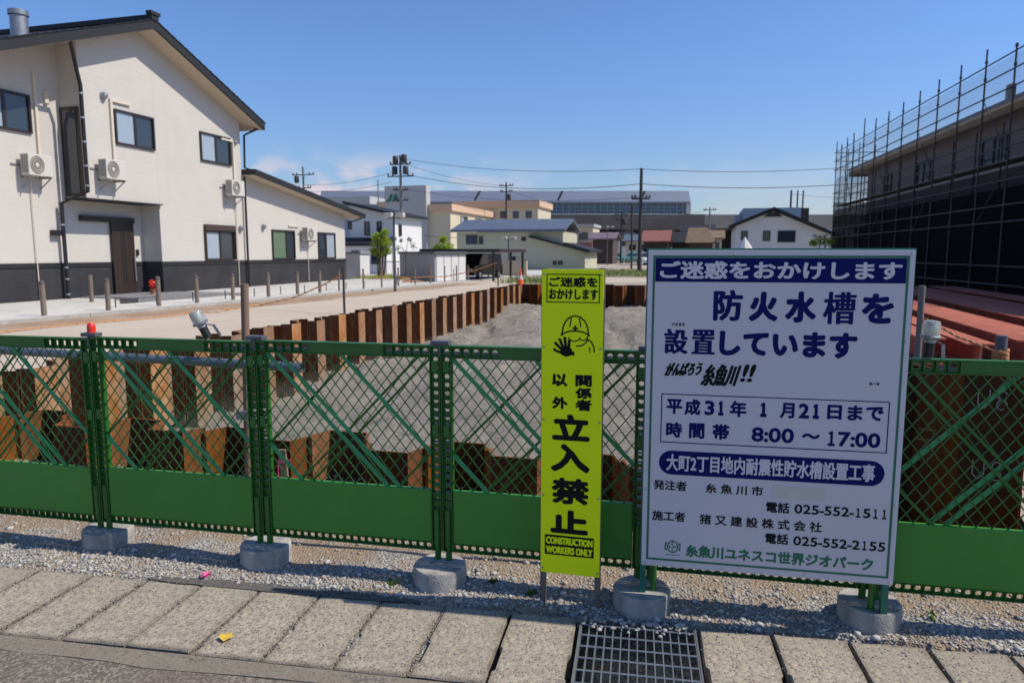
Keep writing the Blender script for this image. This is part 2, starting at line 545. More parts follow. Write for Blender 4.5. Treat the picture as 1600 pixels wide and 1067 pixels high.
translucent(M['leaf'], (0.44, 0.54, 0.06))
M['leafdark'] = mat('green_leaf', (0.055, 0.115, 0.022), 0.6, col2=(0.11, 0.18, 0.035), scale=2.0, spec=0.3)
translucent(M['leafdark'], (0.14, 0.24, 0.04))
M['bark'] = mat('brown_bark', (0.13, 0.09, 0.065), 0.9, var=0.4, scale=10, bump=0.5, bscale=20)
M['grass'] = mat('grass_blade', (0.13, 0.20, 0.045), 0.8, col2=(0.26, 0.26, 0.10), scale=1.0)
M['soil'] = mat('bark_mulch', (0.30, 0.17, 0.10), 0.95, var=0.3, scale=5, bump=0.5)
M['scaf'] = mat('scaffold_steel', (0.085, 0.075, 0.07), 0.55, metal=0.5, var=0.35, scale=3)
M['deck'] = mat('scaffold_deck_steel', (0.085, 0.075, 0.07), 0.8, var=0.3, scale=3)
M['fascia'] = mat('tan_fascia_board', (0.36, 0.26, 0.14), 0.8, var=0.15, scale=1)
M['sidinggrey'] = M_siding('pale_grey_siding', (0.52, 0.47, 0.44), (0.46, 0.42, 0.40), 0.3, (0.26, 0.24, 0.23))
M['sidingbrown'] = M_siding('dark_brown_siding', (0.045, 0.026, 0.026), (0.034, 0.020, 0.020), 0.3, (0.02, 0.012, 0.012))
M['netlight'] = mat('clear_mesh_sheet', (0.42, 0.44, 0.48), 0.6, alpha=0.30)
M['netbrown'] = mat('brown_mesh_sheet', (0.040, 0.032, 0.029), 0.9, alpha=0.50, spec=0.1)
M['netdark'] = mat('black_mesh_sheet', (0.008, 0.008, 0.009), 0.95, alpha=0.78, spec=0.05)
M['stone'] = mat('pebble_stone', (0.45, 0.43, 0.40), 0.9, col2=(0.20, 0.20, 0.205), scale=14, lo=0.42, hi=0.62, bump=0.2, bscale=80)
M['terracotta'] = mat('terracotta', (0.36, 0.13, 0.06), 0.8, var=0.2)
M['signblue'] = mat('blue_steel_cladding', (0.22, 0.30, 0.38), 0.5, var=0.1, scale=0.5)


# ------------------------------------------------------------------ mesh builder
class MB:
    def __init__(s):
        s.v = []
        s.f = []
        s.k = []
        s.smooth = []
        s.cur = 0

    def add(s, vs, fs, smooth=False):
        o = len(s.v)
        s.v += [tuple(p) for p in vs]
        s.f += [tuple(i + o for i in f) for f in fs]
        s.k += [s.cur] * len(fs)
        s.smooth += [smooth] * len(fs)
        return s

    def box(s, x0, y0, z0, x1, y1, z1):
        x0, x1 = min(x0, x1), max(x0, x1)
        y0, y1 = min(y0, y1), max(y0, y1)
        z0, z1 = min(z0, z1), max(z0, z1)
        v = [(x0, y0, z0), (x1, y0, z0), (x1, y1, z0), (x0, y1, z0), (x0, y0, z1), (x1, y0, z1), (x1, y1, z1), (x0, y1, z1)]
        return s.add(v, [(0, 3, 2, 1), (4, 5, 6, 7), (0, 1, 5, 4), (1, 2, 6, 5), (2, 3, 7, 6), (3, 0, 4, 7)])

    def cbox(s, x0, y0, z0, x1, y1, z1, c=0.01):
        """box with chamfered edges"""
        xs, ys, zs = sorted((x0, x1)), sorted((y0, y1)), sorted((z0, z1))
        bm = bmesh.new()
        bmesh.ops.create_cube(bm, size=1)
        for v in bm.verts:
            v.co.x = (xs[0] + xs[1]) / 2 + v.co.x * (xs[1] - xs[0])
            v.co.y = (ys[0] + ys[1]) / 2 + v.co.y * (ys[1] - ys[0])
            v.co.z = (zs[0] + zs[1]) / 2 + v.co.z * (zs[1] - zs[0])
        bmesh.ops.bevel(bm, geom=list(bm.edges), offset=c, segments=2, profile=0.6, affect='EDGES')
        bm.verts.index_update()
        s.add([v.co[:] for v in bm.verts], [[v.index for v in f.verts] for f in bm.faces])
        bm.free()
        return s

    def bar(s, p0, p1, w, h, up=(0, 0, 1)):
        p0, p1 = Vector(p0), Vector(p1)
        d = (p1 - p0).normalized()
        u = Vector(up)
        if abs(d.dot(u)) > 0.99:
            u = Vector((0, 1, 0))
        r = d.cross(u).normalized() * (w / 2)
        u = r.cross(d).normalized() * (h / 2)
        v = [p0 - r - u, p0 + r - u, p0 + r + u, p0 - r + u, p1 - r - u, p1 + r - u, p1 + r + u, p1 - r + u]
        return s.add([q[:] for q in v], [(0, 1, 2, 3), (7, 6, 5, 4), (0, 4, 5, 1), (1, 5, 6, 2), (2, 6, 7, 3), (3, 7, 4, 0)])

    def tube(s, pts, r, n=8, caps=True):
        pts = [Vector(p) for p in pts]
        rs = r if isinstance(r, (list, tuple)) else [r] * len(pts)
        vs, fs = [], []
        prev = None
        for i, p in enumerate(pts):
            if i == 0:
                d = pts[1] - p
            elif i == len(pts) - 1:
                d = p - pts[i - 1]
            else:
                d = (pts[i + 1] - pts[i - 1])
            d.normalize()
            if prev is None:
                a = Vector((0, 0, 1)) if abs(d.z) < 0.9 else Vector((1, 0, 0))
                prev = d.cross(a).normalized()
            prev = (prev - d * prev.dot(d)).normalized()
            q = d.cross(prev)
            for k in range(n):
                t = 2 * pi * k / n
                vs.append((p + (prev * cos(t) + q * sin(t)) * rs[i])[:])
        for i in range(len(pts) - 1):
            for k in range(n):
                a, b = i * n + k, i * n + (k + 1) % n
                fs.append((a, b, b + n, a + n))
        s.add(vs, fs, True)
        if caps:
            o = len(s.v) - len(vs)
            s.f.append(tuple(o + k for k in reversed(range(n))))
            s.f.append(tuple(o + (len(pts) - 1) * n + k for k in range(n)))
            s.k += [s.cur] * 2
            s.smooth += [False] * 2
        return s

    def lathe(s, prof, c=(0, 0, 0), n=24, axis='z', sx=1, sy=1, cap=True):
        vs, fs = [], []
        for r, z in prof:
            for k in range(n):
                t = 2 * pi * k / n
                a, b = r * cos(t) * sx, r * sin(t) * sy
                p = {'z': (a, b, z), 'x': (z, a, b), 'y': (b, z, a)}[axis]
                vs.append((c[0] + p[0], c[1] + p[1], c[2] + p[2]))
        for i in range(len(prof) - 1):
            for k in range(n):
                a, b = i * n + k, i * n + (k + 1) % n
                fs.append((a, b, b + n, a + n))
        s.add(vs, fs, True)
        o = len(s.v) - len(vs)
        for base, rev in ((0, True), ((len(prof) - 1) * n, False)):
            if cap and prof[0 if rev else -1][0] > 1e-5:
                idx = [o + base + k for k in range(n)]
                s.f.append(tuple(reversed(idx)) if rev else tuple(idx))
                s.k.append(s.cur)
                s.smooth.append(False)
        return s

    def prism(s, poly, z0, z1, axis='z'):
        """poly in the plane across axis: z -> (x,y), x -> (y,z), y -> (x,z)"""
        n = len(poly)

        def P(a, b, c):
            return {'z': (a, b, c), 'x': (c, a, b), 'y': (a, c, b)}[axis]
        vs = [P(a, b, z0) for a, b in poly] + [P(a, b, z1) for a, b in poly]
        fs = [tuple(reversed(range(n))), tuple(range(n, 2 * n))]
        fs += [(i, (i + 1) % n, n + (i + 1) % n, n + i) for i in range(n)]
        return s.add(vs, fs)

    def holes(s, x0, x1, z0, z1, n, y, along='x', hr=0.32, t=0.003):
        """a perforated strip of n cells with one round hole each (front and back sheets and bores)"""
        K = 12
        for i in range(n):
            if along == 'x':
                a0, a1 = x0 + (x1 - x0) * i / n, x0 + (x1 - x0) * (i + 1) / n
                b0, b1 = z0, z1
            else:
                a0, a1 = x0, x1
                b0, b1 = z0 + (z1 - z0) * i / n, z0 + (z1 - z0) * (i + 1) / n
            ca, cb = (a0 + a1) / 2, (b0 + b1) / 2
            r = hr * min(a1 - a0, b1 - b0)
            inner, outer = [], []
            for k in range(K):
                th = pi / 4 + 2 * pi * k / K
                c, q = cos(th), sin(th)
                inner.append((ca + r * c, cb + r * q))
                m = max(abs(c), abs(q))
                outer.append((ca + (a1 - a0) / 2 * c / m, cb + (b1 - b0) / 2 * q / m))
            vs = [(a, y - t, b) for a, b in inner] + [(a, y - t, b) for a, b in outer]
            vs += [(a, y + t, b) for a, b in inner] + [(a, y + t, b) for a, b in outer]
            fs = []
            for k in range(K):
                j = (k + 1) % K
                fs.append((k, K + k, K + j, j))
                fs.append((2 * K + k, 2 * K + j, 3 * K + j, 3 * K + k))
                fs.append((k, j, 2 * K + j, 2 * K + k))
            s.add(vs, fs)
        return s

    def mesh(s, name, mats):
        me = bpy.data.meshes.new(name)
        me.from_pydata(s.v, [], s.f)
        for m in (mats if isinstance(mats, (list, tuple)) else [mats]):
            me.materials.append(m)
        me.polygons.foreach_set('material_index', s.k)
        me.polygons.foreach_set('use_smooth', s.smooth)
        me.update()
        bm = bmesh.new()
        bm.from_mesh(me)
        bmesh.ops.recalc_face_normals(bm, faces=bm.faces)
        bm.to_mesh(me)
        bm.free()
        if any(s.smooth):
            me.set_sharp_from_angle(angle=radians(38))
        return me

    def build(s, name, mats, parent=None, world=False):
        """world=True: the points were given in world axes, the parent Empty is unrotated"""
        if world and parent is not None:
            L = parent.location
            if parent.parent:
                L = L + parent.parent.location
            s.v = [(p[0] - L.x, p[1] - L.y, p[2] - L.z) for p in s.v]
        o = bpy.data.objects.new(name, s.mesh(name, mats))
        COL.objects.link(o)
        if parent is not None:
            o.parent = parent
        return o


def tag(o, label=None, cat=None, group=None, kind=None):
    if label:
        o['label'] = label
    if cat:
        o['category'] = cat
    if group:
        o['group'] = group
    if kind:
        o['kind'] = kind
    return o


def thing(name, label, cat, loc=(0, 0, 0), rz=0.0, group=None, rot=None):
    o = bpy.data.objects.new(name, None)
    o.empty_display_size = 0.2
    o.location = loc
    o.rotation_euler = rot if rot else (0, 0, rz)
    COL.objects.link(o)
    return tag(o, label, cat, group)


def dup(root, loc, rz=None, label=None, group=None):
    kids = {}
    for o in bpy.data.objects:
        if o.parent:
            kids.setdefault(o.parent.name, []).append(o)

    def rec(o, par):
        c = o.copy()
        COL.objects.link(c)
        if par is not None:
            c.parent = par
        for ch in kids.get(o.name, []):
            rec(ch, c)
        return c
    r = rec(root, None)
    r.location = loc
    if rz is not None:
        r.rotation_euler = (0, 0, rz)
    if label:
        r['label'] = label
    if group:
        r['group'] = group
    return r


def struct(name, mb, m):
    return tag(mb.build(name, m), kind='structure')


def fbm(x, y, o=4, s=1.0):
    v, a = 0.0, 1.0
    for i in range(o):
        v += a * noise.noise(Vector((x * s, y * s, 3.1 * i)))
        a *= 0.5
        s *= 2.05
    return v


def sstep(a, b, x):
    t = min(1, max(0, (x - a) / (b - a)))
    return t * t * (3 - 2 * t)


# ------------------------------------------------------------------ ground
G = 0.25                     # level of the street and the town
PX0, PX1, PY0, PY1 = -7.15, 1.75, 4.06, 27.4   # the pit
SO = Vector((-0.48, 2.915, 0))                   # where the grating's left rear corner meets the covers
SANG = atan2(0.09, 1.0)
SU = Vector((cos(SANG), sin(SANG), 0))
SV = Vector((sin(SANG), -cos(SANG), 0))          # towards the camera


def row_t(x, y):
    """distance in front (+, camera side) of the rear edge of the gutter covers"""
    return (Vector((x, y, 0)) - SO).dot(SV)


def gz(x, y):
    t = row_t(x, y)
    if t > -0.03:
        base = -0.13 if -0.8 < x < 2.6 else -0.13 + 0.115 * sstep(-0.8, -1.1, x)
        base = base + (-0.14 - base) * sstep(0.42, 0.52, t)
        return base * sstep(-0.03, 0.02, t)
    z = 0.012 * fbm(x, y, 3, 2.2)
    z += 0.035 * max(0, fbm(x + 7, y, 2, 1.3)) * (1 - sstep(-0.45, -0.12, t))
    k = sstep(3.7, 5.2, y)
    if x > PX1:
        k = sstep(4.6, 9.0, y)
    return z * (1 - k) + G * k


def axis(*segs):
    out = []
    for a, b, n in segs:
        out += [a + (b - a) * i / n for i in range(n)]
    out.append(segs[-1][1])
    return out


xs = axis((-2500, -300, 4), (-300, -60, 4), (-60, -12, 4), (-12, PX0, 6), (PX0, -4.0, 24), (-4.0, PX1, 110), (PX1, 4, 14), (4, 20, 6), (20, 300, 5), (300, 2500, 4))
ys = axis((-300, -20, 2), (-20, 0.5, 4), (0.5, 2.3, 12), (2.3, PY0, 46), (PY0, 10, 20), (10, PY1, 8), (PY1, 120, 8), (120, 500, 4), (500, 3500, 4))
mb = MB()
idx = {}
for j, y in enumerate(ys):
    for i, x in enumerate(xs):
        idx[i, j] = len(mb.v)
        mb.v.append((x, y, gz(x, y)))
for j in range(len(ys) - 1):
    for i in range(len(xs) - 1):
        cx, cy = (xs[i] + xs[i + 1]) / 2, (ys[j] + ys[j + 1]) / 2
        if PX0 < cx < PX1 and PY0 < cy < PY1:
            continue
        mb.f.append((idx[i, j], idx[i + 1, j], idx[i + 1, j + 1], idx[i, j + 1]))
        mb.k.append(0)
        mb.smooth.append(True)
struct('ground', mb, M['gravel'])

# sand filling the pit
mb = MB()
nx, ny = 70, 150
for j in range(ny + 1):
    for i in range(nx + 1):
        x = PX0 + (PX1 - PX0) * i / nx
        y = PY0 + (PY1 - PY0) * j / ny
        z = -0.86 + 0.46 * sstep(14, 27, y) - 0.12 * sstep(12, 5, y)
        z += 0.16 * fbm(x, y, 4, 0.5) + 0.06 * fbm(x + 30, y, 4, 1.9)
        z += 0.05 * max(0, fbm(x + 60, y + 9, 3, 4.0))
        z += 0.22 * math.exp(-((x + 4.0) ** 2 / 5 + (y - 15.5) ** 2 / 9)) + 0.25 * math.exp(-((x + 0.5) ** 2 / 4 + (y - 19) ** 2 / 12))
        z -= 0.10 * (abs(((x + 0.35 * y * 0.5 + 0.3 * sin(y * 0.6)) % 1.9) - 0.95) < 0.2) * sstep(11, 15, y)
        mb.v.append((x, y, z))
for j in range(ny):
    for i in range(nx):
        a = j * (nx + 1) + i
        mb.f.append((a, a + 1, a + nx + 2, a + nx + 1))
        mb.k.append(0)
        mb.smooth.append(True)
struct('sand_bed', mb, M['sand'])


def sheet(name, poly, z, m):
    mb = MB()
    mb.add([(x, y, z) for x, y in poly], [tuple(range(len(poly)))])
    return struct(name, mb, m)


def bx(y):                    # line of the bollards along the pavement
    return -12.95 + 0.112 * (y - 11.45)


# street on the left of the pit, dirt along its kerb, pavement
sheet('road', [(bx(5.7) + 0.55, 5.7), (PX0 + 0.02, 5.7), (PX0 + 0.02, 29.5), (-2.0, 33.5), (40, 33.5), (40, 39), (-8.5, 39), (bx(39) + 0.55, 39)], G + 0.004, M['road'])
mb = MB()
pl, pr = [], []
for i in range(80):
    y = 5.75 + i * 0.3
    pl.append((bx(y) + 0.56, y, G + 0.008))
    pr.append((bx(y) + 1.85 + 0.35 * fbm(y, 3, 3, 0.5), y, G + 0.008))
for i in range(79):
    mb.add([pl[i], pr[i], pr[i + 1], pl[i + 1]], [(0, 1, 2, 3)])
struct('dirt_strip', mb, M['dirt'])
mb = MB()
for i in range(22):
    y0, y1 = 4 + i * 2.0, 4 + i * 2.0 + 1.985
    x0, x1 = bx(y0), bx(y1)
    mb.prism([(x0 + 0.30, y0), (x0 + 0.54, y0), (x1 + 0.54, y1), (x1 + 0.30, y1)], G - 0.1, G + 0.07)
struct('kerb', mb, M['kerb'])
mb = MB()
mb.prism([(-15.0, 2), (bx(2) + 0.30, 2), (bx(48) + 0.30, 48), (-11.5, 48)], G - 0.1, G + 0.062)
struct('pavement', mb, M['white_pave'])
sheet('parking_lot', [(-40, 30.2), (-11.5, 30.2), (-8.2, 60), (-40, 60)], G + 0.07, M['white_pave'])
# stepped pale apron in front of the house
mb = MB()
mb.prism([(-16.2, 9), (-14.3, 9), (-13.9, 14.4), (-14.9, 15.4), (-16.2, 15.4)], G, G + 0.13)
struct('entrance_apron', mb, M['conc'])
mb = MB()
mb.prism([(-16.2, 15.42), (-14.3, 15.42), (-13.75, 18.4), (-16.2, 18.4)], G, G + 0.16)
struct('entrance_step', mb, M['greystone'])
mb = MB()
mb.prism([(-15.58, 18.42), (-13.3, 18.42), (-12.6, 30.2), (-15.58, 30.2)], G, G + 0.14)
struct('house_apron', mb, M['conc'])

# ------------------------------------------------------------------ foreground: asphalt, kerb strip, gutter covers, grating
SL = 0.545


def sw(s, t, z=0.0):
    p = SO + SU * s + SV * t
    return (p.x, p.y, z)


mb = MB()
na, nb = 90, 14
for j in range(nb + 1):
    for i in range(na + 1):
        s = -6 + 10.5 * i / na
        t = SL + 0.03 + 2.6 * (j / nb) ** 1.3
        p = sw(s, t)
        mb.v.append((p[0], p[1], -0.0065 - 0.03 * (t - SL - 0.07) + 0.004 * fbm(p[0], p[1], 3, 3)))
for j in range(nb):
    for i in range(na):
        a = j * (na + 1) + i
        mb.f.append((a, a + na + 1, a + na + 2, a + 1))
        mb.k.append(0)
        mb.smooth.append(True)
struct('asphalt_road', mb, M['asphalt'])
mb = MB()
for i in range(60):
    s0, s1 = -6 + i * 0.175, -6 + (i + 1) * 0.175
    j0, j1 = 0.035 * fbm(s0, 1, 3, 2.2), 0.035 * fbm(s1, 1, 3, 2.2)
    vs = [sw(s0, SL + 0.012, -0.004), sw(s1, SL + 0.012, -0.004), sw(s1, SL + 0.10 + j1, -0.004), sw(s0, SL + 0.10 + j0, -0.004),
          sw(s0, SL + 0.012, -0.12), sw(s1, SL + 0.012, -0.12), sw(s1, SL + 0.10 + j1, -0.12), sw(s0, SL + 0.10 + j0, -0.12)]
    mb.add(vs, [(3, 2, 1, 0), (0, 1, 5, 4), (2, 3, 7, 6)])
struct('kerb_strip', mb, M['slab'])


def cover_mesh(seed, notch):
    r = random.Random(seed)
    w, L = 0.291, SL
    pts = []
    # outline with slightly chipped edges and a lifting notch in the near half of each side
    def side(x, s, rev):
        ys = [0.0, 0.12, 0.22, 0.285, 0.30, 0.40, 0.455, 0.47, L]
        out = []
        for i, y in enumerate(ys):
            d = 0.011 if notch and 4 <= i <= 6 else 0.0
            out.append((x + s * (d + r.uniform(0, 0.0035 if notch else 0.0075)), -y))
        return out[::-1] if rev else out
    a = side(0.0, 1, False)
    b = side(w, -1, True)
    mid = [(w * k / 5, -L + r.uniform(-0.003, 0.004)) for k in range(1, 5)]
    pts = a + mid + b + [(w * k / 5, r.uniform(-0.006, 0.004)) for k in range(4, 0, -1)]
    n = len(pts)
    ins = []
    cx, cy = w / 2, -L / 2
    for x, y in pts:
        dx, dy = cx - x, cy - y
        ins.append((x + dx * 0.03, y + dy * 0.022))
    mb = MB()
    vs = [(x, y, -0.10) for x, y in pts] + [(x, y, -0.006) for x, y in pts] + [(x, y, 0.0) for x, y in ins]
    fs = [(i, (i + 1) % n, n + (i + 1) % n, n + i) for i in range(n)]
    fs += [(n + i, n + (i + 1) % n, 2 * n + (i + 1) % n, 2 * n + i) for i in range(n)]
    fs.append(tuple(range(2 * n, 3 * n)))
    mb.add(vs, fs)
    return mb.mesh('gutter_cover', M['slab'])


protos = [cover_mesh(k, True) for k in range(5)]
worn = [cover_mesh(50 + k, False) for k in range(4)]
CG = 'concrete gutter covers along the road edge'


def cover(s, k, label, me):
    o = bpy.data.objects.new('gutter_cover', me)
    p = sw(s, 0)
    o.location = (p[0], p[1], random.uniform(-0.004, 0.002))
    o.rotation_euler = (radians(random.uniform(-0.5, 0.5)), radians(random.uniform(-0.5, 0.5)), SANG + radians(random.uniform(-0.35, 0.35)))
    COL.objects.link(o)
    tag(o, label, 'gutter cover', CG)


for k in range(14):
    s = -0.30 * (k + 1)
    lb = 'worn speckled concrete gutter cover in the row along the asphalt, left of the steel grating'
    if k == 0:
        lb = 'speckled concrete gutter cover directly left of the black steel grating'
    elif k == 1:
        lb = 'speckled concrete gutter cover below the yellow sign, second to the left of the grating'
    cover(s, k, lb, worn[k % 4] if k > 3 else protos[k % 5])
for k in range(6):
    s = 0.505 + 0.30 * k
    lb = 'pale concrete gutter cover with dark open joints, in the row right of the grating'
    if k == 0:
        lb = 'pale concrete gutter cover directly right of the black steel grating'
    cover(s, k, lb, protos[(k + 2) % 5])

gr = thing('gutter_grating', 'dark steel bar grating set between the gutter covers before the white board', 'grating', sw(0.006, 0.01), SANG)
mb = MB()
for k in range(15):
    x = 0.008 + 0.470 * k / 14
    mb.box(x - 0.0025, -0.56, -0.045, x + 0.0025, 0.0, 0.0)
mb.build('bearing_bars', M['galv'], gr)
mb = MB()
for k in range(7):
    y = -0.045 - k * 0.085
    mb.tube([(0.008, y, -0.002), (0.478, y, -0.002)], 0.0042, 6)
mb.build('cross_rods', M['galv'], gr)
mb = MB()
for x in (0.0, 0.481):
    mb.box(x, -0.566, -0.05, x + 0.006, 0.004, 0.002)
mb.box(0.006, -0.566, -0.05, 0.481, -0.5605, 0.002)
mb.box(0.006, 0.0005, -0.05, 0.481, 0.004, 0.002)
mb.build('frame', M['galv'], gr)
mb = MB()
p = sw(0.0, 0.0)
mb.add([sw(-0.02, -0.02, -0.35), sw(0.52, -0.02, -0.35), sw(0.52, 0.6, -0.35), sw(-0.02, 0.6, -0.35)], [(0, 1, 2, 3)])
struct('gutter_bottom', mb, M['asphalt'])


# ------------------------------------------------------------------ loose stones
def ico():
    bm = bmesh.new()
    bmesh.ops.create_icosphere(bm, subdivisions=1, radius=1)
    bm.verts.index_update()
    v = np.array([q.co[:] for q in bm.verts])
    f = np.array([[q.index for q in t.verts] for t in bm.faces])
    bm.free()
    return v, f


def stones(name, pos, size, m, label):
    v0, f0 = ico()
    n = len(pos)
    V = np.repeat(v0[None], n, 0) * (1 + rng.uniform(-0.28, 0.22, (n, len(v0), 1)))
    sc3 = size[:, None] * np.stack([rng.uniform(0.7, 1.25, n), rng.uniform(0.7, 1.25, n), rng.uniform(0.45, 0.85, n)], 1)
    V = V * sc3[:, None, :]
    a = rng.uniform(0, 2 * pi, n)
    ca, sa = np.cos(a)[:, None], np.sin(a)[:, None]
    X = V[..., 0] * ca - V[..., 1] * sa
    Y = V[..., 0] * sa + V[..., 1] * ca
    V[..., 0], V[..., 1] = X, Y
    V += pos[:, None, :]
    F = (f0[None] + (np.arange(n) * len(v0))[:, None, None]).reshape(-1, 3)
    me = bpy.data.meshes.new(name)
    me.vertices.add(n * len(v0))
    me.vertices.foreach_set('co', V.reshape(-1))
    me.loops.add(len(F) * 3)
    me.loops.foreach_set('vertex_index', F.reshape(-1).astype(np.int32))
    me.polygons.add(len(F))
    me.polygons.foreach_set('loop_start', (np.arange(len(F)) * 3).astype(np.int32))
    me.polygons.foreach_set('loop_total', np.full(len(F), 3, np.int32))
    me.update()
    me.validate()
    # a tint for each stone, as a face attribute
    at = me.attributes.new('tint', 'FLOAT', 'FACE')
    at.data.foreach_set('value', np.repeat(rng.uniform(0, 1, n), len(f0)).astype(np.float32))
    me.materials.append(m)
    o = bpy.data.objects.new(name, me)
    COL.objects.link(o)
    return tag(o, label, 'gravel', kind='stuff')


g = NG('loose_stone', 0.9)
at = g.t.nodes.new('ShaderNodeAttribute')
at.attribute_name = 'tint'
t_ = at.outputs['Fac']
c_ = g.mix(g.map(t_, 0, 0.75), (0.17, 0.165, 0.16), (0.56, 0.53, 0.48))
c_ = g.mix(g.map(t_, 0.78, 0.95), c_, (0.40, 0.31, 0.22))
c_ = g.mix(g.math('MULTIPLY', g.map(g.noise(60), 0.4, 0.7), 0.5), c_, (0.28, 0.27, 0.255))
M['loose'] = g.col(c_)
pp, ss = [], []
while len(pp) < 19000:
    x = random.uniform(-4.6, 2.6)
    y = random.uniform(2.3, 4.3)
    t = row_t(x, y)
    if t > -0.0:
        continue
    dens = 0.30 + 0.7 * math.exp(-((t + 0.13) / 0.16) ** 2) + 0.25 * fbm(x, y, 2, 1.6)
    if t < -0.36:
        dens *= 0.5
    if x < -1.2 and t < -0.25:
        dens *= 0.75
    if random.random() > dens:
        continue
    r = 0.0030 + 0.0060 * random.random() ** 1.6
    if random.random() < 0.10:
        r *= random.uniform(1.4, 2.3)
    pp.append((x, y, gz(x, y) + r * 0.25))
    ss.append(r)
for _ in range(900):        # a few strays over the covers and in the joints
    s = random.uniform(-4, 1.9)
    t = abs(random.gauss(0, 0.10)) if random.random() < 0.6 else random.uniform(0, SL)
    if 0.0 < s < 0.5:
        continue
    p = sw(s, t)
    r = random.uniform(0.002, 0.0045)
    pp.append((p[0], p[1], r * 0.3))
    ss.append(r)
for _ in range(110):        # stones lying on the grating's far end
    p = sw(random.uniform(0.02, 0.47), abs(random.gauss(0, 0.05)))
    r = random.uniform(0.006, 0.012)
    pp.append((p[0], p[1], 0.003 + r * 0.3))
    ss.append(r)
stones('gravel', np.array(pp), np.array(ss), M['loose'], 'loose grey and tan gravel strewn along the fence foot')

# dirt packed into the joints of the worn covers on the left
pp, ss = [], []
for k in range(2, 14):
    s = -0.30 * k - 0.002
    for _ in range(140 if k < 6 else 330):
        t = random.uniform(0, SL)
        p = sw(s + random.gauss(0, 0.006 if k < 6 else 0.013), t)
        pp.append((p[0], p[1], -0.004 + random.uniform(-0.002, 0.003)))
        ss.append(random.uniform(0.002, 0.005))
stones('joint_grit', np.array(pp), np.array(ss), mat('dark_grit', (0.24, 0.205, 0.165), 0.95, col2=(0.13, 0.115, 0.10), scale=9), 'dark grit packed in the joints of the worn gutter covers')

mb = MB()
q = []
for i in range(61):
    s_ = -2.1 + i * 0.023
    w_ = (0.028 + 0.022 * fbm(s_, 2.2, 3, 5)) * min(1, i / 8, (60 - i) / 8) + 0.002
    q.append((sw(s_, -0.012 - w_, 0.006), sw(s_, 0.004 + w_ * 0.55, 0.0045)))
for a, b in zip(q, q[1:]):
    mb.add([a[0], a[1], b[1], b[0]], [(0, 1, 2, 3)])
struct('asphalt_edge', mb, mat('dark_old_asphalt', (0.085, 0.078, 0.074), 0.95, col2=(0.15, 0.135, 0.12), scale=40, bump=0.8, bscale=90))

# scraps on the ground
mb = MB()
for k in range(14):
    a, b = random.uniform(0, 6.28), random.uniform(0, 6.28)
    c = Vector((random.gauss(0, 0.008), random.gauss(0, 0.007), 0.012 + random.uniform(0, 0.014)))
    d = Vector((cos(a), sin(a), random.uniform(-0.5, 0.5))) * 0.016
    e = Vector((cos(b), sin(b), random.uniform(-0.6, 0.6))) * 0.007
    mb.add([(c - d - e)[:], (c + d - e)[:], (c + d * 0.8 + e)[:], (c - d * 0.6 + e)[:]], [(0, 1, 2, 3)])
o = mb.build('ribbon_scrap', M['pink'])
o.location = (-2.305, 2.805, 0.004)
tag(o, 'crumpled scrap of bright pink ribbon on the gravel left of a weight block', 'ribbon')
mb = MB()
pts = [(-0.024, 0.004), (-0.016, 0.016), (-0.004, 0.014), (0.003, 0.026), (0.009, 0.015), (0.020, 0.020), (0.017, 0.006), (0.026, -0.004), (0.012, -0.012), (-0.004, -0.024), (-0.014, -0.012)]
vs = [(0, 0, 0.006)] + [(x, y, 0.004 + 0.16 * abs(x) * (1 if y > 0 else 0.6)) for x, y in pts]
n = len(pts)
mb.add(vs, [(0, 1 + i, 1 + (i + 1) % n) for i in range(n)])
o = mb.build('fallen_leaf', M['leaf_yellow'])
o.location = (-1.86, 2.36, 0.004)
o.rotation_euler = (0.1, 0, 0.5)
o.scale = (1.25, 1.25, 1.25)
tag(o, 'crumpled yellow leaf lying on the gutter covers at the asphalt edge', 'leaf')

# ------------------------------------------------------------------ green fence
FA = atan2(0.055, 1.0)
FU = Vector((cos(FA), sin(FA), 0))
FP = 0.9645


def fpost(k):
    return Vector((-3.118, 3.025, 0)) + FU * (FP * k)


L = FP - 0.006
ST = 0.050
Z0, Z1, Z2, Z3, Z4 = 0.137, 0.178, 0.442, 1.088, 1.148


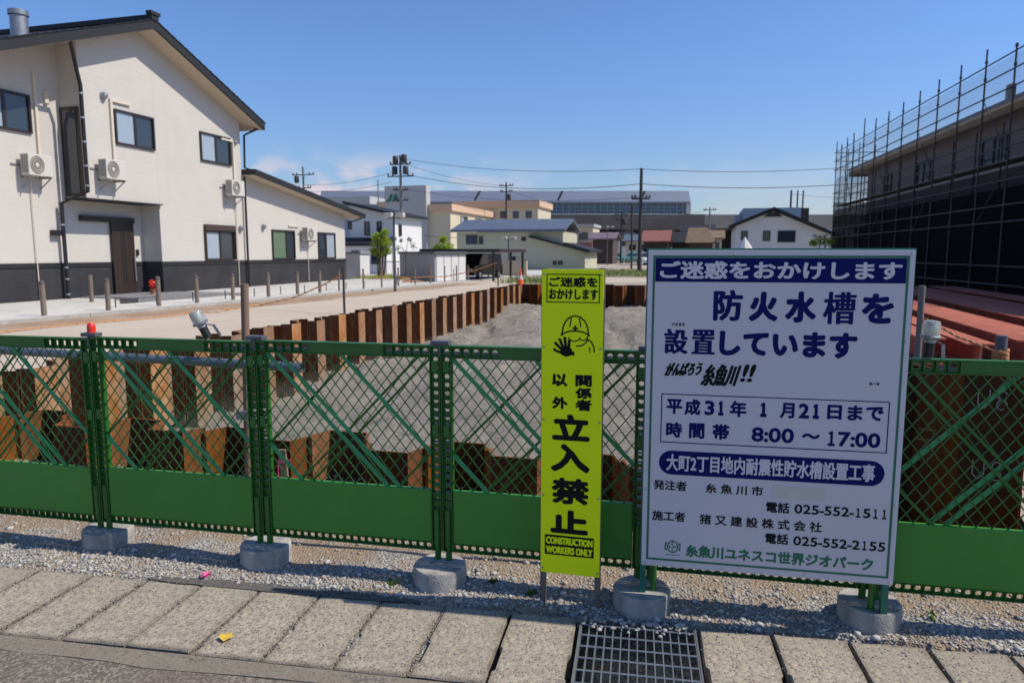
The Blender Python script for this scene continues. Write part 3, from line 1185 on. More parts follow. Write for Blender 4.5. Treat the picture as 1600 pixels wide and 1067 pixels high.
def fence_panel(label):
    root = thing('fence_panel', label, 'fence panel', (0, 0, 0), 0, 'green plastic fence panels standing in a row')
    # perforated bottom strip
    mb = MB()
    a, b = ST + 0.002, L - ST - 0.002
    mb.holes(a, b, Z0 + 0.004, Z1 - 0.003, 22, 0.0, 'x', 0.37)
    mb.box(a, -0.018, Z0, b, 0.018, Z0 + 0.004)
    mb.box(a, -0.018, Z1 - 0.003, b, 0.018, Z1)
    for k in range(1, 22):
        x = a + (b - a) * k / 22
        for s in (-1, 1):
            mb.box(x - 0.0012, s * 0.0032, Z0 + 0.004, x + 0.0012, s * 0.0155, Z1 - 0.003)
    mb.build('bottom_strip', M['green'], root)
    # solid kick panel
    mb = MB()
    mb.cbox(a, -0.016, Z1 + 0.001, b, 0.016, Z2, 0.004)
    mb.build('kick_panel', M['greenlight'], root)
    # top rail: solid middle, holed ends
    mb = MB()
    w = (b - a) * 0.27
    for x0, x1 in ((a, a + w), (b - w, b)):
        mb.holes(x0, x1, Z3 + 0.005, Z4 - 0.006, 5, 0.0, 'x', 0.30)
        for k in range(0, 6):
            x = x0 + (x1 - x0) * k / 5
            for s in (-1, 1):
                mb.box(x - 0.0013, s * 0.0032, Z3 + 0.005, x + 0.0013, s * 0.017, Z4 - 0.006)
    mb.box(a + w, -0.015, Z3 + 0.005, b - w, 0.015, Z4 - 0.006)
    mb.box(a, -0.021, Z4 - 0.006, b, 0.021, Z4)
    mb.box(a, -0.019, Z3, b, 0.019, Z3 + 0.005)
    mb.build('top_rail', M['green'], root)
    # stiles
    for x0 in (0.0, L - ST):
        mb = MB()
        mb.holes(x0 + 0.004, x0 + ST - 0.004, Z2 - 0.02, Z4 - 0.01, 18, 0.0, 'z', 0.30)
        mb.holes(x0 + 0.004, x0 + ST - 0.004, Z0, Z2 - 0.02, 6, 0.0, 'z', 0.12)
        mb.box(x0, -0.021, Z0, x0 + 0.004, 0.021, Z4 - 0.01)
        mb.box(x0 + ST - 0.004, -0.021, Z0, x0 + ST, 0.021, Z4 - 0.01)
        mb.box(x0, -0.021, Z4 - 0.01, x0 + ST, 0.021, Z4)
        for k in range(24):
            z = Z0 + (Z4 - 0.01 - Z0) * k / 24
            for s in (-1, 1):
                mb.box(x0 + 0.004, s * 0.0032, z, x0 + ST - 0.004, s * 0.018, z + 0.0025)
        # latch blocks on the front
        for z in (0.71, 1.02):
            mb.box(x0 + 0.010, -0.0215, z, x0 + ST - 0.010, -0.0182, z + 0.055)
        mb.build('stile', M['green'], root)
        mb = MB()
        xc = x0 + ST / 2
        mb.tube([(xc, -0.001, 0.075), (xc, -0.001, 0.16)], 0.0155, 12)
        mb.tube([(xc, -0.012, 0.161), (xc, -0.012, 0.345)], 0.0150, 12)
        mb.build('peg', M['green'], root)
    # diamond mesh between z2 and z3
    mb = MB()
    x0, x1 = ST, L - ST
    dw, dh = 0.0600, 0.0770
    m = dh / dw
    H = Z3 - Z2
    for sgn, y in ((1, 0.0014), (-1, -0.0014)):
        c = -H / m - dw
        while c < (x1 - x0) + H / m + dw:
            # x = c + sgn * z/m (from x0), clip
            z0, z1_ = 0.0, H
            xa, xb = c + sgn * z0 / m, c + sgn * z1_ / m
            pts = []
            lo, hi = 0.0, 1.0
            d = xb - xa
            for lim, side in ((0.0, 1), (x1 - x0, -1)):
                # side*(xa + d t - lim) >= 0
                f0 = side * (xa - lim)
                k = side * d
                if k > 0:
                    lo = max(lo, -f0 / k)
                elif k < 0:
                    hi = min(hi, -f0 / k)
            if hi - lo > 0.01:
                mb.bar((x0 + xa + d * lo, y, Z2 + H * lo), (x0 + xa + d * hi, y, Z2 + H * hi), 0.0048, 0.0027, up=(0, 1, 0))
            c += dw
    mb.build('diamond_mesh', M['green'], root)
    # diagonal braces: bright ones in front, the mirrored ones behind
    W_ = x1 - x0
    for (u0, v0, u1, v1) in ((0.0, 1.0, 0.735, 0.0), (0.075, 1.0, 0.81, 0.0), (0.47, 1.0, 1.0, 0.28), (0.0, 0.28, 0.205, 0.0)):
        mb = MB()
        mb.bar((x0 + W_ * u0, -0.0065, Z2 + H * v0), (x0 + W_ * u1, -0.0065, Z2 + H * v1), 0.019, 0.006, up=(0, 1, 0))
        mb.build('brace', M['brace'], root)
        mb = MB()
        mb.bar((x0 + W_ * (1 - u0), 0.0060, Z2 + H * v0), (x0 + W_ * (1 - u1), 0.0060, Z2 + H * v1), 0.012, 0.005, up=(0, 1, 0))
        mb.build('brace', M['green'], root)
    return root


FENCE_LABELS = {
    -1: 'green mesh fence panel left of the post with the red lamp cap',
    0: 'green mesh fence panel between the red lamp cap and the tilted warning lamp',
    1: 'green mesh fence panel with the pink ribboned stake showing behind it',
    2: 'green mesh fence panel partly behind the tall yellow sign',
    3: 'green mesh fence panel hidden behind the big white board',
    4: 'green mesh fence panel right of the big white board',
}
proto = fence_panel(FENCE_LABELS[-1])
for k in range(-1, 5):
    p = fpost(k) + FU * 0.003
    rz = FA
    if k == 4:               # turned round: its bright braces rise to the right
        p = fpost(k + 1) - FU * 0.003
        rz = FA + pi
    p.z = -0.012 * max(0, 1 - k) * 0.6
    if k == -1:
        proto.location = p
        proto.rotation_euler = (0, 0, rz)
    else:
        dup(proto, p, rz, FENCE_LABELS[k])

# post caps and weight blocks
BL = {
    0: 'round concrete weight under the fence post with the red lamp cap',
    1: 'round concrete weight beside the scrap of pink ribbon',
    2: 'round concrete weight under the fence post left of the yellow sign',
    3: 'round concrete weight under the left legs of the big white board',
    4: 'round concrete weight under the right legs of the big white board',
}
CL = {
    0: 'grey clip on top of the fence post under the red lamp cap',
    1: 'grey clip on the fence post right of the tilted warning lamp',
    2: 'grey clip on the fence post left of the yellow sign',
    3: 'grey clip on the fence post behind the white board\'s left edge',
    4: 'grey clip on the fence post behind the white board\'s right edge',
}
mb = MB()
R = 0.127
prof = []
poly = []
for k in range(64):
    a = 2 * pi * k / 64
    x, y = R * cos(a), R * sin(a)
    poly.append((x, y))
n = len(poly)
vs = [(x, y, -0.02) for x, y in poly] + [(x, y, 0.082) for x, y in poly] + [(x * 0.955, y * 0.955, 0.090) for x, y in poly]
fs = [(i, (i + 1) % n, n + (i + 1) % n, n + i) for i in range(n)] + [(n + i, n + (i + 1) % n, 2 * n + (i + 1) % n, 2 * n + i) for i in range(n)]
fs += [tuple(range(2 * n, 3 * n)), tuple(reversed(range(n)))]
mb.add(vs, fs)
mb.smooth = [i < n for i in range(len(fs))]
bme = mb.mesh('weight_block', M['block'])
mb = MB()
mb.cbox(-0.045, -0.026, 0.0, 0.045, 0.026, 0.020, 0.003)
mb.box(-0.004, -0.027, -0.05, 0.004, 0.027, -0.0005)
cme = mb.mesh('post_clip', M['capgrey'])
for k in range(0, 5):
    p = fpost(k)
    o = bpy.data.objects.new('weight_block', bme)
    o.location = (p.x, p.y + [0.015, 0.0, -0.055, -0.10, -0.02][k], 0)
    o.rotation_euler = (0, 0, [0.2, 0.1, -0.1, 0.0, -0.2][k])
    COL.objects.link(o)
    tag(o, BL[k], 'weight block', 'concrete weights under the fence posts')
    o = bpy.data.objects.new('post_clip', cme)
    o.location = (p.x, p.y, Z4 + 0.0015 - 0.012 * max(0, 1 - k) * 0.6)
    o.rotation_euler = (0, 0, FA)
    COL.objects.link(o)
    tag(o, CL[k], 'fence clip', 'grey clips joining the fence panels')

p = fpost(0)
mb = MB()
mb.lathe([(0.021, 0), (0.021, 0.03), (0.0195, 0.043), (0.013, 0.053), (0.0, 0.057)], (0, 0, 0), 20)
o = mb.build('red_lamp_cap', M['red'])
o.location = (p.x + 0.002, p.y, Z4 + 0.012)
tag(o, 'small red domed lamp cap on top of the fence post', 'lamp cap')


def warning_lamp(label, loc, rot):
    r = thing('warning_lamp', label, 'warning lamp', loc, group='clear solar warning lamps on the fence', rot=rot)
    mb = MB()
    mb.tube([(0, 0, 0.0), (0, 0, 0.06)], 0.021, 14)
    mb.build('battery_tube', M['black'], r)
    mb = MB()
    mb.tube([(0, 0, 0.061), (0, 0, 0.074)], 0.023, 14)
    mb.lathe([(0.024, 0.075), (0.038, 0.080), (0.039, 0.089), (0.034, 0.092)], n=20)
    mb.build('collar', M['galv'], r)
    mb = MB()
    mb.lathe([(0.033, 0.0925), (0.034, 0.11), (0.032, 0.142), (0.027, 0.150), (0.0, 0.153)], n=20)
    mb.build('lens', M['lens'], r)
    mb = MB()
    mb.lathe([(0.018, 0.093), (0.02, 0.12), (0.015, 0.138), (0, 0.14)], n=10)
    mb.build('reflector', M['lampcore'], r)
    mb = MB()
    mb.bar((0.020, 0, 0.07), (0.055, 0, 0.052), 0.014, 0.004)
    mb.bar((0.0545, 0, 0.0525), (0.062, 0, -0.01), 0.0135, 0.004)
    mb.build('clamp', M['galv'], r)
    return r


q = fpost(0) + FU * 0.665
warning_lamp('clear warning lamp leaning left, clamped to the fence before the road', (q.x + 0.03, q.y, 1.150), (0.12, -0.38, 0.3))
q = fpost(4) + FU * 0.165
warning_lamp('upright clear warning lamp clamped to the fence right of the white board', (q.x, q.y, 1.155), (0.05, 0.03, 0.2))


# ------------------------------------------------------------------ lettering
def glyphs(text):
    cu = bpy.data.curves.new('text', 'FONT')
    cu.body = text
    cu.resolution_u = 3
    o = bpy.data.objects.new('text', cu)
    COL.objects.link(o)
    dg = bpy.context.evaluated_depsgraph_get()
    dg.update()
    me = bpy.data.meshes.new_from_object(o.evaluated_get(dg))
    bpy.data.objects.remove(o)
    bpy.data.curves.remove(cu)
    v = np.array([p.co[:2] for p in me.vertices])
    f = [tuple(p.vertices) for p in me.polygons]
    bpy.data.meshes.remove(me)
    return v, f


DIG = {':': 0.34, '-': 0.5, ' ': 0.4}


def digits(text):
    """figures set on even cells; the 1 comes from the Japanese face, which has its flag"""
    V, F, x = [], [], 0.0
    h0 = glyphs('0')[0]
    H0 = h0[:, 1].max() - h0[:, 1].min()
    b0 = h0[:, 1].min()
    W0 = h0[:, 0].max() - h0[:, 0].min()
    for ch in text:
        v, f = glyphs('１' if ch == '1' else ch)
        if ch == '1':
            lo, hi = v.min(0), v.max(0)
            v = (v - lo) / (hi - lo) * [W0 * 0.52, H0] + [0, b0]
        w = DIG.get(ch, 1.0) * W0 * 1.16
        v = v + [x + w / 2 - (v[:, 0].min() + v[:, 0].max()) / 2, 0]
        o = sum(len(a) for a in V)
        V.append(v)
        F += [tuple(i + o for i in p) for p in f]
        x += w
    return np.concatenate(V), F


def letter(root, text, x0, x1, zc, h, y, bold, m, slant=0.0, rise=0.0, name='lettering'):
    """print text in the local x,z plane of a sign, its ink filling x0..x1 and height h; bold = stroke gain in metres"""
    v, f = (digits if all(c in '0123456789:-' for c in text) else glyphs)(text)
    lo, hi = v.min(0), v.max(0)
    bold, bz = bold if isinstance(bold, tuple) else (bold, bold)
    w = x1 - x0 - 2 * bold
    hh = h - 2 * bz
    v = (v - lo) / (hi - lo) * [w, hh]
    v[:, 0] += x0 + bold
    v[:, 1] += zc - hh / 2
    if slant:
        v[:, 0] += slant * (v[:, 1] - zc)
    if rise:
        v[:, 1] += rise * (v[:, 0] - x0)
    mb = MB()
    offs = [(0, 0)]
    if bold > 0:
        offs += [(bold * cos(a), bz * sin(a)) for a in [2 * pi * k / 12 for k in range(12)]]
    if bold > 0.003:
        offs += [(bold * 0.5 * cos(a), bz * 0.5 * sin(a)) for a in [2 * pi * k / 8 for k in range(8)]]
    for i, (dx, dz) in enumerate(offs):
        yy = y - 0.00003 * i
        mb.add([(p[0] + dx, yy, p[1] + dz) for p in v], f)
    me = bpy.data.meshes.new(name)
    me.from_pydata(mb.v, [], mb.f)
    me.materials.append(m)
    o = bpy.data.objects.new(name, me)
    COL.objects.link(o)
    o.parent = root
    return o


def flat(root, name, polys, y, m):
    mb = MB()
    for p in polys:
        mb.add([(a, y, b) for a, b in p], [tuple(range(len(p)))])
    me = bpy.data.meshes.new(name)
    me.from_pydata(mb.v, [], mb.f)
    me.materials.append(m)
    o = bpy.data.objects.new(name, me)
    COL.objects.link(o)
    o.parent = root
    return o


def ring4(x0, x1, z0, z1, t):
    return [[(x0, z0), (x1, z0), (x1, z0 + t), (x0, z0 + t)], [(x0, z1 - t), (x1, z1 - t), (x1, z1), (x0, z1)],
            [(x0, z0 + t), (x0 + t, z0 + t), (x0 + t, z1 - t), (x0, z1 - t)], [(x1 - t, z0 + t), (x1, z0 + t), (x1, z1 - t), (x1 - t, z1 - t)]]


def stroke(pts, w):
    """a polyline of constant width as quads with round joints"""
    out = []
    for (a, b), (c, d) in zip(pts, pts[1:]):
        l = math.hypot(c - a, d - b) or 1e-6
        nx_, ny_ = -(d - b) / l * w / 2, (c - a) / l * w / 2
        out.append([(a - nx_, b - ny_), (c - nx_, d - ny_), (c + nx_, d + ny_), (a + nx_, b + ny_)])
    return out


def arc(cx, cz, rx, rz, a0, a1, n=16):
    return [(cx + rx * cos(radians(a0 + (a1 - a0) * i / n)), cz + rz * sin(radians(a0 + (a1 - a0) * i / n))) for i in range(n + 1)]


def disc(cx, cz, rx, rz=None, n=20):
    return [(cx + rx * cos(2 * pi * k / n), cz + (rz or rx) * sin(2 * pi * k / n)) for k in range(n)]


# ------------------------------------------------------------------ big white notice board
BW, BH = 1.01, 1.355
ba = atan2(0.07, 1.01)
bd = thing('notice_board', 'large white notice board with navy Japanese lettering, standing before the green fence', 'notice board', (-0.226, 3.0, 0.0), ba)
bd.location = (-0.226, 2.995, 0.235)
mb = MB()
mb.cbox(0.0, 0.0, 0.0, BW, 0.012, BH, 0.0015)
mb.build('panel', M['boardwhite'], bd)
mb = MB()
for x0, x1, z0, z1 in ((-0.006, 0.022, 0.0, BH), (BW - 0.022, BW + 0.006, 0.0, BH)):
    mb.box(x0, 0.0125, z0, x1, 0.037, z1 + 0.008)
mb.box(0.022, 0.0125, BH - 0.028, BW - 0.022, 0.037, BH + 0.008)
mb.box(0.022, 0.0125, 0.0, BW - 0.022, 0.037, 0.028)
mb.box(0.022, 0.0125, BH * 0.5 - 0.014, BW - 0.022, 0.037, BH * 0.5 + 0.014)
mb.build('frame', M['teal'], bd)
for x in (0.008, BW - 0.014):
    mb = MB()
    mb.box(x - 0.013, 0.038, -0.15, x + 0.013, 0.064, BH * 0.6)
    mb.build('leg', M['teal'], bd)
for x in (0.055, BW - 0.055):
    mb = MB()
    mb.tube([(x, 0.075, -0.15), (x, 0.075, 0.16)], 0.014, 10)
    mb.build('stay', M['green'], bd)
Y1, Y2, Y3 = -0.001, -0.002, -0.003
flat(bd, 'border_line', ring4(0.020, 0.991, 0.028, 1.334, 0.009), Y1, M['greenprint'])
flat(bd, 'header_band', [[(0.030, 1.227), (0.981, 1.227), (0.981, 1.324), (0.030, 1.324)]], Y1, M['navy'])
BT = [('ご迷惑をおかけします', 0.048, 0.966, 1.2755, 0.073, (0.0036, 0.0026), 'whiteprint'),
      ('防', 0.265, 0.380, 1.133, 0.126, (0.0050, 0.0036), 'navy'), ('火', 0.405, 0.516, 1.130, 0.120, 0.0064, 'navy'), ('水', 0.544, 0.661, 1.130, 0.124, 0.0060, 'navy'), ('槽', 0.686, 0.808, 1.128, 0.128, (0.0036, 0.0018), 'navy'), ('を', 0.829, 0.945, 1.128, 0.118, 0.0060, 'navy'),
      ('設', 0.072, 0.169, 0.981, 0.104, (0.0044, 0.0024), 'navy'), ('置', 0.1835, 0.277, 0.981, 0.102, (0.0046, 0.0016), 'navy'), ('しています', 0.294, 0.820, 0.979, 0.104, 0.0058, 'navy'),
      ('ジオまる', 0.102, 0.154, 1.052, 0.0135, 0.0006, 'ink'), ('ぬーな', 0.873, 0.911, 0.830, 0.0125, 0.0006, 'ink'),
      ('平', 0.089, 0.154, 0.706, 0.064, 0.0026, 'navy'), ('成', 0.163, 0.228, 0.706, 0.067, 0.0026, 'navy'), ('3', 0.244, 0.284, 0.706, 0.062, 0.0030, 'navy'), ('1', 0.299, 0.321, 0.706, 0.062, 0.0044, 'navy'), ('年', 0.345, 0.412, 0.706, 0.068, 0.0026, 'navy'),
      ('1', 0.465, 0.491, 0.707, 0.061, 0.0046, 'navy'), ('月', 0.542, 0.598, 0.708, 0.064, 0.0026, 'navy'), ('2', 0.614, 0.655, 0.709, 0.062, 0.0030, 'navy'), ('1', 0.668, 0.693, 0.709, 0.062, 0.0046, 'navy'), ('日', 0.723, 0.778, 0.709, 0.060, 0.0028, 'navy'), ('ま', 0.799, 0.856, 0.709, 0.062, 0.0028, 'navy'), ('で', 0.868, 0.933, 0.709, 0.058, 0.0028, 'navy'),
      ('時', 0.090, 0.156, 0.606, 0.066, 0.0028, 'navy'), ('間', 0.184, 0.247, 0.606, 0.066, 0.0028, 'navy'), ('帯', 0.279, 0.347, 0.606, 0.066, 0.0028, 'navy'),
      ('8:00', 0.435, 0.601, 0.603, 0.062, 0.0028, 'navy'), ('〜', 0.631, 0.700, 0.606, 0.022, 0.0032, 'navy'), ('17:00', 0.731, 0.928, 0.600, 0.062, 0.0028, 'navy'),
      ('大町2丁目地内耐震性貯水槽設置工事', 0.095, 0.915, 0.4655, 0.074, 0.0017, 'whiteprint'),
      ('発注者', 0.044, 0.182, 0.364, 0.043, 0.0011, 'ink'), ('糸 魚 川 市', 0.259, 0.491, 0.362, 0.042, 0.0011, 'ink'),
      ('電話', 0.505, 0.598, 0.297, 0.046, 0.0012, 'ink'), ('025-552-1511', 0.617, 0.969, 0.297, 0.040, 0.0013, 'ink'),
      ('施工者', 0.042, 0.180, 0.228, 0.044, 0.0011, 'ink'), ('猪 又 建 設 株 式 会 社', 0.239, 0.727, 0.225, 0.044, 0.0011, 'ink'),
      ('電話', 0.507, 0.600, 0.162, 0.046, 0.0012, 'ink'), ('025-552-2155', 0.619, 0.972, 0.160, 0.040, 0.0013, 'ink'),
      ('糸魚川ユネスコ世界ジオパーク', 0.185, 0.931, 0.081, 0.055, 0.0022, 'greenprint')]
flat(bd, 'hours_box', ring4(0.067, 0.954, 0.550, 0.760, 0.004), Y1, M['navy'])
pill = arc(0.899, 0.464, 0.052, 0.052, -90, 90) + arc(0.116, 0.464, 0.052, 0.052, 90, 270)
flat(bd, 'title_pill', [pill], Y1, M['navy'])
flat(bd, 'tape_patch', [[(0.529, 0.338), (0.731, 0.338), (0.731, 0.388), (0.529, 0.388)]], Y1, M['cream_tape'])
for t, x0, x1, zc, h, b, mm in BT:
    letter(bd, t, x0, x1, zc, h, Y2 if mm == 'whiteprint' else Y1, b, M[mm])
# brush written slogan: white halo under black strokes
for t, x0, x1, zc, h, r_ in (('がんばろう', 0.082, 0.229, 0.862, 0.056, 0.06), ('糸魚川', 0.233, 0.375, 0.843, 0.092, 0.03), ('!!', 0.389, 0.436, 0.857, 0.074, 0.0)):
    letter(bd, t, x0 - 0.004, x1 + 0.004, zc, h + 0.008, Y1, 0.0062, M['whiteprint'], 0.28, r_)
    letter(bd, t, x0, x1, zc, h, Y2, (0.0030 if t == 'がんばろう' else 0.0040, 0.0022), M['ink'], 0.28, r_)
# round park emblem with its side brackets
em = stroke(arc(0.131, 0.093, 0.0215, 0.0255, 0, 360, 28), 0.0052) + stroke(arc(0.131, 0.093, 0.031, 0.030, 145, 215, 8), 0.005) + stroke(arc(0.131, 0.093, 0.031, 0.030, -35, 35, 8), 0.005)
em += stroke([(0.100, 0.111), (0.100, 0.076)], 0.0028) + stroke([(0.162, 0.111), (0.162, 0.076)], 0.0028)
em += stroke([(0.134, 0.115), (0.126, 0.105), (0.135, 0.094), (0.128, 0.083), (0.132, 0.072)], 0.004) + stroke([(0.114, 0.096), (0.124, 0.091)], 0.004) + stroke([(0.138, 0.089), (0.147, 0.095)], 0.004)
em += [disc(0.119, 0.089, 0.0035), disc(0.143, 0.094, 0.0035)]
flat(bd, 'emblem', em, Y1, M['greenprint'])
flat(bd, 'emblem_caption', stroke([(0.101, 0.056), (0.161, 0.056)], 0.003), Y1, M['greenprint'])
for x, z in [(x, z) for x in (0.011, 0.34, 0.67, BW - 0.011) for z in (0.012, BH - 0.014)] + [(x, z) for x in (0.011, BW - 0.011) for z in (0.34, 0.66, 1.0)]:
    mb = MB()
    mb.lathe([(0.0055, 0), (0.0045, -0.003), (0, -0.004)], (x, -0.0008, z), 10, 'y')
    mb.build('screw', M['alu'], bd)

# ------------------------------------------------------------------ tall yellow sign
YW, YH = 0.265, 1.355
ys_ = thing('warning_sign', 'tall narrow fluorescent yellow keep-out sign with a helmeted figure', 'sign', (-0.672, 2.985, 0.155), 0.02)
mb = MB()
mb.cbox(0, 0, 0, YW, 0.006, YH, 0.001)
mb.build('panel', M['lime'], ys_)
for x in (-0.003, YW - 0.022):
    mb = MB()
    mb.box(x, 0.0065, -0.19, x + 0.025, 0.030, YH + 0.006)
    mb.build('leg', M['galv'] if x > 1 else mat('weathered_steel_tube', (0.17, 0.155, 0.14), 0.6, metal=0.3, var=0.35, scale=12), ys_)
mb = MB()
mb.box(0.022, 0.0065, YH - 0.02, YW - 0.022, 0.028, YH + 0.004)
mb.box(0.022, 0.0065, 0.0, YW - 0.022, 0.028, 0.02)
mb.build('cross_bar', M['galv'], ys_)
flat(ys_, 'text_box', ring4(0.020, 0.249, 1.214, 1.336, 0.0042), Y1, M['ink'])
for t, x0, x1, zc, h, b in (('ご迷惑を', 0.031, 0.240, 1.302, 0.043, 0.0019), ('おかけします', 0.030, 0.241, 1.250, 0.046, 0.0019),
                            ('以', 0.046, 0.115, 0.879, 0.056, 0.0032), ('外', 0.048, 0.116, 0.778, 0.054, 0.0032), ('関', 0.149, 0.220, 0.879, 0.051, 0.0026), ('係', 0.149, 0.221, 0.825, 0.048, 0.0028),
                            ('者', 0.150, 0.221, 0.773, 0.051, 0.0028), ('立', 0.049, 0.214, 0.671, 0.117, 0.0066), ('入', 0.043, 0.216, 0.534, 0.127, 0.0072), ('禁', 0.048, 0.215, 0.384, 0.119, 0.0055),
                            ('止', 0.044, 0.212, 0.243, 0.109, 0.0072)):
    letter(ys_, t, x0, x1, zc, h, Y1, b, M['ink'])
flat(ys_, 'black_box', [[(0.019, 0.086), (0.239, 0.086), (0.239, 0.178), (0.019, 0.178)]], Y1, M['ink'])
letter(ys_, 'CONSTRUCTION', 0.024, 0.234, 0.153, 0.034, Y2, 0.0022, M['lime'])
letter(ys_, 'WORKERS ONLY', 0.024, 0.234, 0.110, 0.034, Y2, 0.0022, M['lime'])
pc = []
hx, hz = 0.146, 1.088
pc += stroke(arc(hx, hz, 0.055, 0.070, 0, 180, 24), 0.0062)                 # dome
pc += stroke([(hx - 0.017, hz + 0.062), (hx - 0.024, hz + 0.022)], 0.005) + stroke([(hx + 0.017, hz + 0.062), (hx + 0.024, hz + 0.022)], 0.005)
pc += stroke(arc(hx, hz - 0.03, 0.066, 0.036, 158, 22, 14), 0.0062)         # brim
pc += stroke([(hx - 0.056, hz), (hx - 0.060, hz - 0.016)], 0.006) + stroke([(hx + 0.056, hz), (hx + 0.060, hz - 0.016)], 0.006)
pc += stroke(arc(hx - 0.004, hz - 0.022, 0.024, 0.017, 180, 360, 10), 0.005) + stroke(arc(hx + 0.036, hz - 0.02, 0.018, 0.014, 190, 350, 10), 0.005)
pc += stroke([(hx + 0.052, hz - 0.016), (hx + 0.050, hz - 0.040), (hx + 0.030, hz - 0.056), (hx + 0.004, hz - 0.060)], 0.0055)   # jaw
pc += stroke([(hx + 0.054, hz - 0.030), (hx + 0.070, hz - 0.040), (hx + 0.081, hz - 0.062), (hx + 0.082, hz - 0.084)], 0.006)     # shoulder
pc += stroke([(hx + 0.062, hz - 0.062), (hx + 0.064, hz - 0.086)], 0.005)
pc += [[(hx - 0.004, hz + 0.005), (hx + 0.004, hz + 0.005), (hx + 0.004, hz + 0.029), (hx - 0.004, hz + 0.029)],
       [(hx - 0.012, hz + 0.013), (hx - 0.0045, hz + 0.013), (hx - 0.0045, hz + 0.021), (hx - 0.012, hz + 0.021)],
       [(hx + 0.0045, hz + 0.013), (hx + 0.012, hz + 0.013), (hx + 0.012, hz + 0.021), (hx + 0.0045, hz + 0.021)]]
flat(ys_, 'helmet_pictogram', pc, Y1, M['ink'])
hd = [disc(0.108, 1.004, 0.026, 0.022)]
for (a, b, c, d) in ((0.090, 1.010, 0.060, 1.040), (0.097, 1.016, 0.079, 1.056), (0.107, 1.018, 0.101, 1.063), (0.118, 1.014, 0.121, 1.052)):
    hd += stroke([(a, b), (c, d)], 0.0115) + [disc(c, d, 0.0056, n=10)]
hd += stroke([(0.094, 0.996), (0.062, 1.006), (0.052, 1.015)], 0.0105) + stroke([(0.122, 0.998), (0.143, 0.995)], 0.016)
flat(ys_, 'hand_pictogram', hd, Y2, M['ink'])
for x in (0.010, YW - 0.010):
    for z in (0.02, 0.36, 0.70, 1.02, YH - 0.02):
        mb = MB()
        mb.lathe([(0.005, 0), (0.004, -0.003), (0, -0.004)], (x, -0.0008, z), 10, 'y')
        mb.build('screw', M['galv'], ys_)

# ------------------------------------------------------------------ sheet piles round the pit
PW = 0.41


def pile_mesh(flip, top, m):
    """one U pile, local x along the wall, +y = outwards from the wall's axis"""
    d = 0.142 * (-1 if flip else 1)
    t = 0.014
    line = [(0.0, 0.0), (0.012, 0.0), (0.066, d), (PW - 0.066, d), (PW - 0.012, 0.0), (PW, 0.0)]
    out, inn = [], []
    for i, (x, y) in enumerate(line):
        a = line[max(0, i - 1)]
        b = line[min(len(line) - 1, i + 1)]
        l = math.hypot(b[0] - a[0], b[1] - a[1])
        nx_, ny_ = -(b[1] - a[1]) / l, (b[0] - a[0]) / l
        out.append((x + nx_ * t / 2, y + ny_ * t / 2))
        inn.append((x - nx_ * t / 2, y - ny_ * t / 2))
    mb = MB()
    mb.prism(out + inn[::-1], -1.7, top)
    for i in (2, 9):                       # own slot for the flange: sun and shade are put into the rust colours
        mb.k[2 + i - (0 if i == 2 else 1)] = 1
    mb.box(-0.002, -0.026, -1.7, 0.022, 0.026, top - 0.003)   # interlock
    return mb.mesh('sheet_pile', list(m))


PM = {}


def pile(p, rz, flip, top, m, label, group):
    key = (flip, round(top, 2), m[0].name)
    if key not in PM:
        PM[key] = pile_mesh(flip, top, m)
    o = bpy.data.objects.new('sheet_pile', PM[key])
    o.location = p
    o.rotation_euler = (0, 0, rz)
    COL.objects.link(o)
    return tag(o, label, 'sheet pile', group)


YL0, NPL = 4.18, 56
for k in range(NPL):
    y = YL0 + k * PW
    lab = 'rusty steel sheet pile in the long row beside the tan road'
    if k == 0:
        lab = 'rusty steel sheet pile at the near end of the long row beside the road'
    if k == NPL - 1:
        lab = 'rusty steel sheet pile at the far end of the long row beside the road'
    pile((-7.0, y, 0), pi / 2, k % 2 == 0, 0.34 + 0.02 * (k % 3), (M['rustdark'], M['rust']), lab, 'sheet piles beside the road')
YE = YL0 + NPL * PW
for k in range(21):
    x = -7.0 + k * PW
    hi = k >= 19
    pile((x, 4.10, 0), 0, k % 2 == 0, 0.98 if hi else 0.355 + 0.012 * (k % 3), (M['rustorange'], M['rustdark']),  # swapped against the road row: shaded tone on flanges, sunlit on webs
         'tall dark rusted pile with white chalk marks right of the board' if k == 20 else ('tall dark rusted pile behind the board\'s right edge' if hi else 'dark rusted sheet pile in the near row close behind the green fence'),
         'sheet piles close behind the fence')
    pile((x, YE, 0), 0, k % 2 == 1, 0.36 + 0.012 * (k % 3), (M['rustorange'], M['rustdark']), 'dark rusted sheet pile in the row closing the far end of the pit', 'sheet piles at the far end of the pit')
for k in range(NPL):
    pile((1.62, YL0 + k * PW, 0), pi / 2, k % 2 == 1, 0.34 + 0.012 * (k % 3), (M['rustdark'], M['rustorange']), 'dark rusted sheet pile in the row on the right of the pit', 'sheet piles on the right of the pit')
# chalk marks on the tall pile
for o in bpy.data.objects:
    if o.get('label', '').startswith('tall dark rusted pile with white'):
        for z, w in ((0.86, 0.02), (0.50, 0.026)):
            st = stroke([(0.13, z + 0.05), (0.13, z - 0.02), (0.155, z - 0.045), (0.18, z - 0.02), (0.18, z + 0.05)], 0.005)
            st += stroke(arc(0.235, z + 0.022, 0.02, 0.024, 20, 330, 12), 0.005) + stroke(arc(0.235, z - 0.024, 0.022, 0.024, 0, 300, 12), 0.005)
            flat(o, 'chalk_mark', st, -0.151, M['chalk'])
        break

# ------------------------------------------------------------------ pipes, stakes and poles behind the fence


